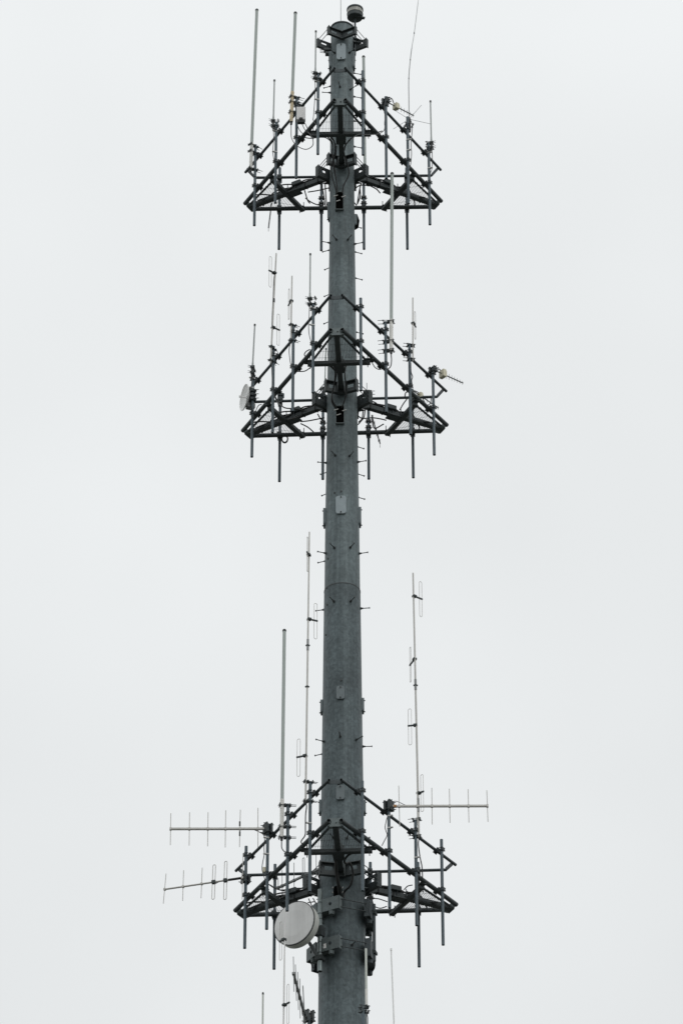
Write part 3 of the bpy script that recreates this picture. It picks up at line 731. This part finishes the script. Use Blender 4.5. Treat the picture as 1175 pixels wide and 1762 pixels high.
cable(root, [q+V((.02, 0, -.24))]+pl_pts(B_, 'left', OFFP+.05, [(434, 700), (433, 706), (432, 712), (435, 719)])+pl_pts(B_, 'left', -.1, [(444, 699), (450, 696)]), .009)
# rod and yagi behind the middle platform, right of the pole
pb, pt, n = B_.pipe['back', 3]
zz = B_.z+.33
away_yagi('slim dark yagi seen end on, right of the pole at the middle platform', at_z(640, 717, zz), at_z(653.6, 763, zz), 5, .115)
q = on_face(B_, 'back', 631, 676, OFFP-.02)
root = thing('stub_antenna', 'short dark spike on a back pipe right of the pole at the middle platform', 'antenna', q)
MB().tube([q-V((0, 0, .1)), q+V((0, 0, .24))], .0065, 6).build('rod', 'bolt_steel', root)
m = MB()
for dz in (.03, -.05, -.13):
    m.box(V((pb.x-.02, pb.y, q.z+dz)), (V((1, 0, 0)), V((0, 1, 0)), Z), (.085, .05, .022)); m.tube([(pb.x, pb.y-.04, q.z+dz), (pb.x+.13, pb.y-.04, q.z+dz)], .006, 6)
m.build('bracket', 'beam_steel', root)
# pale whip behind the left edge of the pole
pb, pt, n = B_.pipe['back', 2]
whip('pale thin whip half hidden behind the left pole edge at the middle platform', B_, 'back', 2, (560.8, 600), (558.6, 672), .04, .0125, None, 'fibreglass', True)
# short finial on back pipe one
pb, pt, n = B_.pipe['back', 1]
root = thing('pipe_clamp_gear', 'stubby dark clamp on a pipe top behind the left corner of the middle platform', 'clamp', pt)
m = MB(); 
for dz in (-.06, -.15): m.box(pt+V((0, 0, dz)), (V((1, 0, 0)), V((0, 1, 0)), Z), (.055, .05, .03))
m.build('clamp', 'beam_steel', root)
m = MB(); m.tube([pt-V((-.06, 0, .12)), pt-V((-.06, 0, .02))], .02, 10); m.build('stub', 'pipe_steel', root)
# coil of spare cable
c = on_face(B_, 'back', 490, 755, OFFP)
m = MB()
for k in range(3):
    m.tube([c+V((.058*cos(a), .014*k, .085*sin(a)+.004*k)) for a in [2*pi*j/20 for j in range(20)]], .0145, 7, False, True)
tag(m.build('cable_coil', 'rubber'), 'ring of coiled black cable hanging below the back left pipe of the middle platform', 'cable')

# ================================================================== LOWER PLATFORM
# long left yagi
pb, pt, n = C_.pipe['left', 2]; zb = z_for(pt.x, pt.y, 1426)
P0 = at_z(459, 1426, zb); P1_ = at_z(293.3, 1426.3, zb)
I = lambda a, b_, c, d: (270+a/5.875, 1330+b_/5.875, 270+c/5.875, 1330+d/5.875)
root, d, nn = yagi('long level yagi reaching left from the low platform, upper of two there', P0, P1_,
    [I(143, 408, 138, 728), I(332, 400, 328, 733), I(519, 397, 514, 740), I(697, 378, 692, 752), I(845, 373, 836, 748), I(1022, 353, 1022, 750)], .020, .0068)
for dz in (-.09, .09):
    e = on_plane(412.8, 1426+dz*-95, P0, nn); MB().tube([e-Z*.045, e+Z*.045], .015, 8).build('insulator', 'dark_cap', root)
head(root, V((pt.x, pt.y, zb)), n, .20, .075)
cable(root, [on_plane(x, y, P0+nn*.03, nn) for x, y in [(437, 1427.5), (446, 1431.5), (453, 1436), (455.5, 1444)]]+pl_pts(C_, 'left', OFFP+.05, [(454.5, 1458), (454.8, 1470), (452, 1485), (451, 1495), (453, 1504), (456, 1513)]), .0075)
clips(root, C_, 'left', 2, (1442, 1470))
m = MB(); q = on_face(C_, 'left', 455, 1497, OFFP+.03); m.box(q, (V((1, 0, 0)), V((0, 1, 0)), Z), (.03, .03, .05)); m.build('tag', 'box_cream', root)
# right yagi
pb, pt, n = C_.pipe['right', 2]; zb = z_for(pt.x, pt.y, 1387)
P0 = at_z(672, 1387.3, zb); P1_ = at_z(839.8, 1386.8, zb)
J2 = lambda a, b_, c, d: (650+a/5.595, 1200+b_/5.595, 650+c/5.595, 1200+d/5.595)
root, d, nn = yagi('long level yagi reaching right from the low platform across a dipole mast', P0, P1_,
    [J2(200, 850, 210, 1245), J2(377, 868, 380, 1228), J2(518, 872, 522, 1222), J2(687, 880, 694, 1208), J2(867, 885, 875, 1203), J2(1047, 895, 1058, 1197)], .020, .0068)
MB().bar(P0+d*.05, P0+d*.10, .046, .046).build('tape', 'copper_tape', root)
head(root, V((pt.x, pt.y, zb)), n, .20, .075)
cable(root, [on_plane(x, y, P0-nn*.03, nn) for x, y in [(674, 1380), (681, 1378.6), (690, 1382), (699, 1385.5), (716, 1385.5)]], .006)
o = thing('coaxial_cable', 'short black cable hanging below the foot of the yagi that reaches right', 'cable', pt, 'loose coaxial cables on the platforms')
cable(o, pl_pts(C_, 'right', OFFP+.06, [(667, 1404), (664.5, 1412), (662.5, 1423), (664, 1430), (666, 1437), (661, 1447), (657, 1455)]), .008)
clips(root, C_, 'right', 2, (1404.5, 1425))
# lower left yagi with two folded elements
pb, pt, n = C_.pipe['left', 1]; zb = z_for(pb.x+n.x*.1, pb.y+n.y*.1, 1511.5)
P0 = at_z(419, 1510.3, zb); P1_ = at_z(283.4, 1530.3, zb)
root, d, nn = yagi('tilted yagi with two looped elements reaching left below the long level one', P0, P1_,
    [I(95, 1018, 67, 1320), I(272, 985, 262, 1292), I(460, 958, 448, 1265), I(582, 928, 569, 1278), I(699, 892, 689, 1280), I(872, 820, 863, 1278)], .0165, .0066, (3, 4), square=False)
m = MB(); m.tube([lerp(P0, P1_, .03), lerp(P0, P1_, .19)], .023, 10); m.build('cable_wrap', 'rubber', root)
head(root, V((pb.x, pb.y, zb)), n, .15, .07)
cable(root, [on_plane(x, y, P0+nn*.03, nn) for x, y in [(369, 1522), (375, 1518.5), (382, 1516), (389, 1517.5)]], .006)
# omni
o, T, Bp = omni('fat stick antenna with a white foot left of the three-loop dipole mast', C_, 'left', 3, (489.4, 1084), (484.7, 1442), .098, .0315, 1380, 'base_white', (1387, 1423, 1441))
cable(o, [Bp]+pl_pts(C_, 'left', OFFP+.10, [(484.6, 1452), (485, 1459), (489, 1465), (494, 1467)]), .010)
# dipole masts
Zm = lambda a, b_: (460+a/5.875, 840+b_/5.875)
Zn = lambda a, b_: (460+a/5.875, 1080+b_/5.875)
o, T, Bp = dipole_mast('tall three-loop dipole mast just left of the pole above the low platform', C_, 'left', 4, (532.4, 915.4), (525.8, 1379), .08, .0185,
    [(957.5, (528.3, 950), 922.5, 982), (1069.5, (545.6, 1068.5), 1038.8, 1100), (1302.8, (511.3, 1303), 1272, 1336.5)], (1346, 1378), [(1105, 1124)], 'aluminium', (1115.5, 1186.5), None, taper=.7)
cable(o, [Bp-V((0, 0, .02))]+pl_pts(C_, 'left', OFFP+.09, [(527.5, 1388), (526, 1400), (525.6, 1412), (525.5, 1425), (525, 1437), (519, 1446), (518.5, 1450), (521, 1453)]), .011)
Zq = lambda a, b_: (650+a/5.595, 1200+b_/5.595)
clips(o, C_, 'left', 4, (1417,))
Zp = lambda a, b_: (660+a/5.875, 970+b_/5.875)
o, T, Bp = dipole_mast('tall four-loop dipole mast right of the pole above the low platform', C_, 'right', 3, (710.4, 986), (720.5, 1441), .055, .0195,
    [(1027, Zp(386, 358), 1001.5, 1062), (1137.7, Zp(264, 1026), 1114.7, 1175), (1252.4, Zq(293, 274), 1220, 1282), (1368, Zq(437, 905), 1332, 1395.7)], (1411, 1439), [(1174, 1192), (1376, 1399)], 'aluminium', (1184,), None, taper=.75)
cable(o, [Bp-V((0, 0, .02))]+pl_pts(C_, 'right', OFFP+.07, [(719.5, 1452), (721, 1466), (723, 1478), (725.5, 1490), (726.5, 1505), (726.5, 1512)]), .011)
clips(o, C_, 'right', 3, (1476,))
# back yagi with big loops, seen between the pipes at the left
pb, pt, n = C_.pipe['back', 2]; zb = C_.z+.62
P0 = at_z(548, 1495.5, zb); P1_ = at_z(477, 1528.5, zb)
Jm = lambda a, b_, c, d: (400+a/5.875, 1330+b_/5.875, 400+c/5.875, 1330+d/5.875)
root, d, nn = yagi('yagi seen between the left pipes of the low platform, beside the pole', P0, P1_,
    [Jm(845, 810, 848, 1080), Jm(718, 858, 722, 1222), Jm(622, 908, 624, 1170), Jm(502, 980, 505, 1250), Jm(462, 1060, 464, 1165)], .020, .0062, (1,), 'aluminium_dark')
head(root, V((pb.x, pb.y, zb)), n, .16, .07)

# ================================================================== LOWEST ROW (their feet are below the picture)
o, T, Bp = dipole_mast('pale dipole mast crossing in front of the white drum dish', D_, 'left', 3, (490.6, 1568), (487.2, 1815), .075, .0165,
    [(1617, (481.2, 1620), 1587, 1653), (1731, (497.5, 1725), 1692.4, 1761)], (), (), 'box_white', (), None, taper=.5)
for y in (1785, 1811): a = tpy(T, Bp, (490.6, 1568), (487.2, 1815), y); pb, pt, n = D_.pipe['left', 3]; 
bracket(o, a, V((pb.x, pb.y, a.z)), .018, RPIPE, .1)
omni('thin pale stick antenna with a dark cap, farthest left at the bottom edge', D_, 'left', 2, (452.6, 1708.5), (451, 1872), .09, .0155, None, 'base_white', (1870,), 'fibreglass_pale', 'stick antennas at the bottom edge')
pb, pt, n = D_.pipe['left', 4]; zb = z_for(pt.x, pt.y, 1753)
P0 = at_z(527, 1758, zb); P1_ = at_z(505, 1674, zb)
Lm = lambda a, b_, c, d: (400+a/5.875, 1480+b_/5.875, 400+c/5.875, 1480+d/5.875)
root, d, nn = yagi('dark yagi pointing towards the viewer at the bottom edge, left of the pole', P0, P1_,
    [Lm(616, 975, 622, 1330), Lm(636, 1055, 648, 1422), Lm(659, 1130, 668, 1515), Lm(681, 1198, 686, 1600), Lm(712, 1270, 735, 1700), Lm(716, 1322, 717, 1740)], .020, .0065, (4,), 'aluminium_dark')
head(root, V((pt.x, pt.y, zb+.04)), n, .22, .07)
m = MB(); t = tang(n)
for dz in (-.06, .02, .10): m = MB(); m.tube([V((pt.x, pt.y, zb+dz)), V((pt.x+.11, pt.y-.02, zb+dz))], .007, 6); m.build('threaded_rod', 'bolt_steel', root)
# pale stick close to the right edge of the pole
o, T, Bp = omni('pale stick antenna against the right edge of the pole at the bottom edge', D_, 'right', 1, (629.4, 1632.5), (630.6, 1731), .04, .020, 1705, 'base_white', (), 'fibreglass_pale', 'stick antennas at the bottom edge', cap=False)
pb, pt, n = D_.pipe['right', 1]
for y in (1733, 1741): a = tpy(T, Bp, (629.4, 1632.5), (630.6, 1731), y); bracket(o, a, V((pb.x, pb.y, a.z)), .018, RPIPE, .05)
cable(o, [Bp]+[at_y(x, y, Bp.y-.03) for x, y in [(630.5, 1742), (632.5, 1752), (632, 1775)]], .008)
pb, pt, n = D_.pipe['right', 2]
whip('white hair-thin whip alone in the sky right of the pole at the bottom edge', D_, 'right', 2, (672.7, 1633), (679.5, 1806), .04, .0125, None, 'dish_white', True, 'stick antennas at the bottom edge', 'dish_white')

# ================================================================== DRUM DISH AND ITS RING MOUNTS
def ring_mount(y, label, az0, mt='plate_steel', h=.25, reach=.21, spread=38, group='ring mounts clamped round the pole', rr=.0085, ks=(0, 136, 246), hole=.032):
    z = zf(az0, y, .2); root = thing('ring_mount', label, 'bracket', (0, 0, z), group); ends = []
    for k in ks:
        m = MB()
        if hole:
            ends.append(hug_bracket(m, az0+k, z, h*1.35 if k == ks[1] else h, hole))
        else:
            ends.append(v_bracket(m, az0+k, z, h, reach, spread, .06))
        m.build('wing_bracket', mt if k == 0 or not hole else 'rail_steel', root)
    for k in range(3):
        m = MB(); link_rods(m, ends[k][1], ends[(k+1) % 3][0], h, 2, rr); m.build('threaded_rod', 'bolt_steel', root)
    return root, z
r1, zr1 = ring_mount(1560, 'grey ring mount round the pole level with the top of the drum dish', -46)
r2, zr2 = ring_mount(1628, 'grey ring mount round the pole below the drum dish, with a small white sticker', -46)
r3, zr3 = ring_mount(52, 'dark ring mount round the very top of the pole, under its cap', 0, 'beam_steel', .20, .26, 36, rr=.007, ks=(0, 120, 240), hole=0)
m = MB(); c = pol(-100, rp(zr3)+.10, zr3-.12)
m.box(c, (V((1, 0, 0)), V((0, 1, 0)), Z), (.05, .05, .03)); m.box(c+V((.04, .0, -.10)), (V((1, 0, 0)), V((0, 1, 0)), Z), (.06, .05, .03))
for k in range(4): m.tube([c+V((.02, -.02, -.035*k)), c+V((-.13, -.07, -.035*k-.01))], .006, 6)
m.build('clamp', 'bolt_steel', r3)
# sticker
ea, ee = pol(-46+7, rp(zr2)+.165, zr2), pol(-46+40, rp(zr2)+.215, zr2); sdv = (ee-ea).normalized(); sq_ = V((sdv.y, -sdv.x, 0))
m = MB(); m.box(lerp(ea, ee, .2)+sq_*.0095-Z*.03, (sdv, sq_, Z), (.026, .002, .045)); m.build('sticker', 'box_white', r2)
# dish pipe and drum
az = -46; pp = pol(az, rp(zr1)+.19)
zt_, zb_ = z_for(pp.x, pp.y, 1531), z_for(pp.x, pp.y, 1671.5)
px_x = at_y(550.6, 1600, pp.y).x; pp.x = px_x
root = thing('drum_dish', 'white drum-shaped microwave dish with a dark rim, left of the pole', 'dish', (pp.x, pp.y, zb_))
m = MB(); m.pipe(V((pp.x, pp.y, zb_)), V((pp.x, pp.y, zt_)), .044, 20, .12); m.build('mast_pipe', 'bright_pipe', root)
m = MB()
for y in (1554, 1573, 1582, 1622, 1640): z = z_for(pp.x, pp.y, y); m.tube([V((pp.x, pp.y, z-.006)), V((pp.x, pp.y, z+.006))], .049, 18); m.tube([V((pp.x-.05, pp.y+.02, z)), V((pp.x+.06, pp.y+.16, z))], .008, 6)
m.build('u_bolt', 'bolt_steel', root)
dn = V((-.52, -.854, 0)).normalized(); dq = V((-dn.y, dn.x, 0))
FC = at_y(506.2, 1588.6, pp.y-.33); Rd = .415
m = MB(); m.lathe([(-.008, Rd-.004), (.004, Rd*.97), (.022, Rd*.6), (.028, 1e-5)], FC, dn, 64); m.build('radome', 'radome_white', root)
m = MB(); m.lathe([(-.17, Rd*.9), (-.165, Rd*.995), (-.012, Rd*.995)], FC, dn, 64); m.lathe([(-.17, Rd*.9), (-.24, Rd*.62), (-.27, Rd*.25), (-.27, 1e-5)], FC, dn, 64); m.build('shroud', 'shroud_white', root)
m = MB(); m.lathe([(-.014, Rd*.99), (-.014, Rd+.006), (.000, Rd+.006), (.004, Rd*.975)], FC, dn, 64); m.build('rim', 'dark_cap', root)
hub = FC-dn*.29; m = MB(); m.tube([FC-dn*.25, hub-dn*.04], .10, 20); tgt = V((pp.x, pp.y, hub.z))
m.bar(hub-dn*.02, tgt+V((0, 0, 0)), .09, .16); m.bar(hub+V((0, 0, -.05)), V((pp.x, pp.y, zb_+.22)), .05, .05)
m.box(V((pp.x, pp.y, zb_+.25)), (dn, dq, Z), (.07, .07, .045)); m.box(tgt, (dn, dq, Z), (.065, .065, .10)); m.build('mount_bracket', 'beam_steel', root)
m = MB(); q = V((pp.x+.06, pp.y-.04, zb_+.45)); m.tube([q-V((.02, 0, 0)), q+V((.05, -.02, -.03))], .018, 8); m.build('wingnut', 'bright_pipe', root)
# vertical pipe through the right-hand ring mount wings
zq = (zr1+zr2)/2; qp = pol(az+120, rp(zq)+.17)
root = thing('spare_mast_pipe', 'short dark vertical pipe held in the right wings of the two ring mounts', 'pipe', (qp.x, qp.y, zr2-.2))
m = MB(); m.pipe(V((qp.x, qp.y, zr2-.16)), V((qp.x, qp.y, zr1+.18)), .03, 14); m.build('pipe', 'rail_steel', root)
m = MB()
for z in (zr1, zr2): m.box(V((qp.x, qp.y, z)), (pol(az+120, 1), tang(pol(az+120, 1)), Z), (.045, .06, .03))
m.build('clamp', 'beam_steel', root)

# ================================================================== BEACON AT THE TOP
bx = at_y(610.8, 60, .06); bp = V((bx.x, .06, 0))
zd0 = z_for(bp.x, bp.y, 93.5); zdr = z_for(bp.x, bp.y, 31)
root = thing('obstruction_beacon', 'drum-shaped beacon with a dark underside beside the very top of the pole', 'beacon', (bp.x, bp.y, zd0))
m = MB(); m.pipe(V((bp.x, bp.y, zd0)), V((bp.x, bp.y, zdr)), .021, 12); m.build('mast_pipe', 'rail_steel', root)
m = MB(); m.lathe([(-.02, .02), (-.02, .06), (0, .155), (.012, .163), (.09, .163)], (bp.x, bp.y, zdr), (0, 0, 1), 40); m.build('base_drum', 'beam_steel', root)
m = MB(); m.lathe([(.09, .163), (.092, .170), (.115, .170), (.118, .158), (.20, .158), (.203, .168)], (bp.x, bp.y, zdr), (0, 0, 1), 40); m.build('lens', 'beacon_glass', root)
m = MB(); m.lathe([(.200, .150), (.200, .172), (.235, .172), (.245, .12), (.25, 0)], (bp.x, bp.y, zdr), (0, 0, 1), 40); m.build('lid', 'rail_steel', root)
m = MB(); m.box((bp.x+.12, bp.y-.03, zdr-.005), (V((.9, .4, 0)).normalized(), V((-.4, .9, 0)).normalized(), Z), (.085, .03, .018)); m.tube([(bp.x+.19, bp.y, zdr+.02), (bp.x+.21, bp.y, zdr+.02)], .014, 8); m.build('hinge', 'beam_steel', root)
m = MB()
for y in (74, 68): z = z_for(bp.x, bp.y, y); m.box((bp.x, bp.y, z), (V((.8, .6, 0)), V((-.6, .8, 0)), Z), (.10, .045, .022)); m.bar((bp.x, bp.y, z), (.2, .12, z-.05), .07, .05); m.tube([(bp.x+.02, bp.y-.05, z), (bp.x+.16, bp.y+.05, z)], .012, 8)
m.build('bracket', 'beam_steel', root)
zk = zdr-.03; cable(root, [(bp.x-.03, bp.y-.02, zk), (bp.x-.055, bp.y-.02, zk-.1), (bp.x-.035, bp.y-.02, zk-.25), (bp.x-.05, bp.y-.02, zk-.4), (bp.x+.03, bp.y, zk-.5), (bp.x-.1, bp.y-.05, zk-.75)], .006)

# ================================================================== CABLE BUNDLES AT THE COLLARS
def bundle(label, pts_list, r=.0135):
    """pts: (px, py, y of the plane)"""
    p0 = at_y(*pts_list[0][0]); root = thing('cable_bundle', label, 'cables', p0, 'bundles of black cable at the platforms')
    for pts in pts_list: MB().tube(smooth([at_y(*q) for q in pts]), r, 7).build('cable', 'rubber', root)
    return root
K = lambda a, b_, y: (535+a/11.75, 240+b_/11.75, y)
bundle('black cables running down the front of the pole under the topmost platform', [
    [K(330, -60, -1.0), K(400, 10, -.8), K(440, 90, -.7), K(430, 280, -.55), K(445, 400, -.52), K(415, 560, -.45), K(420, 720, -.40), K(480, 930, -.34), K(515, 1080, -.29)],
    [K(400, -70, -1.0), K(460, 10, -.8), K(485, 130, -.7), K(470, 330, -.55), K(455, 470, -.50), K(470, 640, -.42), K(510, 820, -.36), K(535, 1080, -.29)],
    [K(520, 120, -.7), K(500, 300, -.58), K(460, 440, -.52), K(500, 760, -.39), K(520, 900, -.34), K(525, 1090, -.29)],
    [K(860, -40, -1.0), K(790, 10, -.8), K(700, 110, -.7), K(665, 240, -.62), K(710, 420, -.52), K(765, 620, -.44), K(755, 740, -.40), K(660, 930, -.34), K(635, 1090, -.29)]])
bundle('black cables dangling just left of the pole at the topmost platform', [
    [K(210, 900, .25), K(250, 1080, .35), K(290, 1330, .35), K(325, 1380, .35)], [K(285, 880, .25), K(300, 1130, .35), K(320, 1310, .35), K(345, 1370, .3)],
    [K(-60, 1065, .4), K(150, 1030, .35), K(380, 975, .25)], [K(-110, 1185, .5), K(0, 1265, .6), K(130, 1320, .7), K(250, 1330, .8)],
    [K(-160, 920, .5), K(-70, 1220, .6), K(-20, 1290, .7)]], .0125)
bundle('black cables looping just right of the pole at the topmost platform', [
    [K(1180, 940, .3), K(1040, 920, .3), K(930, 960, .3), K(850, 1060, .28), K(860, 1240, .2), K(920, 1330, .15)],
    [K(1010, 890, .3), K(985, 1000, .35), K(960, 1150, .4), K(935, 1310, .4)], [K(990, 1010, .35), K(995, 1150, .4), K(940, 1300, .4)],
    [K(1110, 900, .3), K(1220, 950, .35), K(1330, 1010, .45), K(1400, 1090, .5)]], .013)
W = lambda a, b_, y: (517+a/6.83, 224+b_/6.83, y)
bundle('black cables slung under the front crossbar of the topmost platform', [
    [W(30, 40, -1.25), W(140, 72, -1.2), W(240, 66, -1.15), W(330, 70, -1.1), W(405, 150, -.9), W(400, 250, -.75)],
    [W(40, 85, -1.2), W(120, 96, -1.15), W(230, 84, -1.1), W(310, 95, -1.0), W(375, 170, -.85), W(372, 330, -.62)],
    [W(960, 8, -1.2), W(840, 45, -1.15), W(720, 45, -1.1), W(600, 92, -1.0), W(535, 170, -.88), W(515, 240, -.78)]], .0105)
W2 = lambda a, b_, y: (500+a/5.245, 603+b_/5.245, y)
bundle('black cables slung under the front crossbar of the middle platform', [
    [W2(60, 190, -1.2), W2(130, 186, -1.2), W2(195, 145, -1.15), W2(260, 125, -1.1), W2(330, 130, -1.0), W2(395, 180, -.9), W2(405, 240, -.78)],
    [W2(300, 110, -1.1), W2(370, 125, -1.0), W2(400, 180, -.9), W2(395, 300, -.66)],
    [W2(150, 70, -1.5), W2(125, 40, -1.5), W2(140, 10, -1.55), W2(175, -10, -1.6)]], .0105)
G = lambda a, b_, y: (400+a/5.875, 620+b_/5.875, y)
bundle('black cables running down the front of the pole under the middle platform', [
    [G(950, 30, -.9), G(1000, 60, -.8), G(1040, 110, -.7), G(1030, 240, -.55), G(1005, 350, -.48), G(1005, 420, -.44), G(1045, 490, -.33)],
    [G(1015, 40, -.9), G(1035, 90, -.75), G(1050, 150, -.68), G(1015, 300, -.52), G(1010, 400, -.46), G(1055, 480, -.33)],
    [G(1165, 10, -.95), G(1140, 80, -.8), G(1135, 160, -.7), G(1150, 260, -.55), G(1145, 360, -.47), G(1105, 480, -.33)]])
bundle('black cables strung along the left arm of the middle platform', [
    [G(430, 360, .4), G(470, 430, .45), G(530, 480, .5), G(640, 490, .45), G(740, 510, .4), G(860, 510, .3)],
    [G(690, 620, .5), G(780, 610, .4), G(930, 580, .3)], [G(690, 640, .5), G(760, 675, .6), G(820, 725, .7)], [G(860, 540, .3), G(890, 590, .35), G(925, 620, .35), G(925, 700, .3)],
    [G(560, 600, .4), G(640, 580, .45), G(700, 560, .45)]], .0125)
H = lambda a, b_, y: (560+a/4.7, 620+b_/4.7, y)
bundle('black cables looping under the right arm of the middle platform', [
    [H(262, 450, .3), H(300, 470, .35), H(380, 465, .4), H(450, 475, .45), H(490, 485, .5)], [H(320, 400, .3), H(310, 460, .35), H(280, 500, .35), H(262, 520, .3)],
    [H(305, 400, .3), H(295, 470, .35), H(268, 500, .3)], [H(375, 440, .4), H(380, 510, .5), H(400, 550, .6), H(470, 515, .6)], [H(380, 360, .4), H(420, 370, .45), H(440, 390, .5)],
    [H(640, 300, .6), H(650, 260, .6), H(690, 250, .7)], [H(600, 400, .5), H(630, 350, .55), H(660, 310, .55)]], .0125)
Q = lambda a, b_, y: (530+a/9.04, 1400+b_/9.04, y-.16 if b_ < 1190 else y-.06)
bundle('thick black cables running down the front of the pole at the low platform', [
    [Q(330, 570, -1.1), Q(390, 640, -.95), Q(425, 760, -.8), Q(435, 900, -.68), Q(455, 1050, -.58), Q(475, 1180, -.45), Q(490, 1300, -.42)],
    [Q(345, 575, -1.1), Q(400, 650, -.95), Q(440, 780, -.8), Q(450, 900, -.68), Q(470, 1050, -.58), Q(500, 1180, -.45), Q(500, 1300, -.42)],
    [Q(800, 575, -1.1), Q(690, 610, -.95), Q(610, 660, -.85), Q(565, 740, -.75), Q(600, 780, -.72), Q(640, 760, -.70), Q(685, 840, -.64), Q(700, 950, -.58), Q(660, 1110, -.5), Q(570, 1210, -.44), Q(550, 1300, -.42)]], .021)
X = lambda a, b_, y: (400+a/5.875, 1480+b_/5.875, y)
bundle('black cables draped over the left arm of the low platform', [
    [X(360, 240, .5), X(440, 290, .5), X(560, 315, .5), X(650, 285, .5), X(760, 280, .4), X(850, 230, .3)], [X(380, 250, .5), X(470, 300, .5), X(600, 300, .5), X(720, 350, .5)],
    [X(770, 390, .4), X(815, 490, .3)], [X(815, 385, .4), X(850, 450, .3)], [X(760, 430, .45), X(830, 420, .4)]], .010)
Y = lambda a, b_, y: (560+a/4.896, 1480+b_/4.896, y)
bundle('black cables looping under the right arm of the low platform', [
    [Y(330, 350, .3), Y(360, 370, .3), Y(380, 330, .3), Y(440, 325, .4), Y(520, 350, .5)], [Y(390, 330, .4), Y(410, 385, .4), Y(460, 405, .45), Y(515, 390, .5)],
    [Y(380, 290, .3), Y(370, 350, .3), Y(345, 390, .25)], [Y(350, 310, .3), Y(340, 360, .28), Y(335, 400, .25)], [Y(660, 250, .6), Y(690, 220, .6), Y(730, 210, .65)], [Y(600, 320, .5), Y(660, 300, .55), Y(690, 260, .55)]], .010)
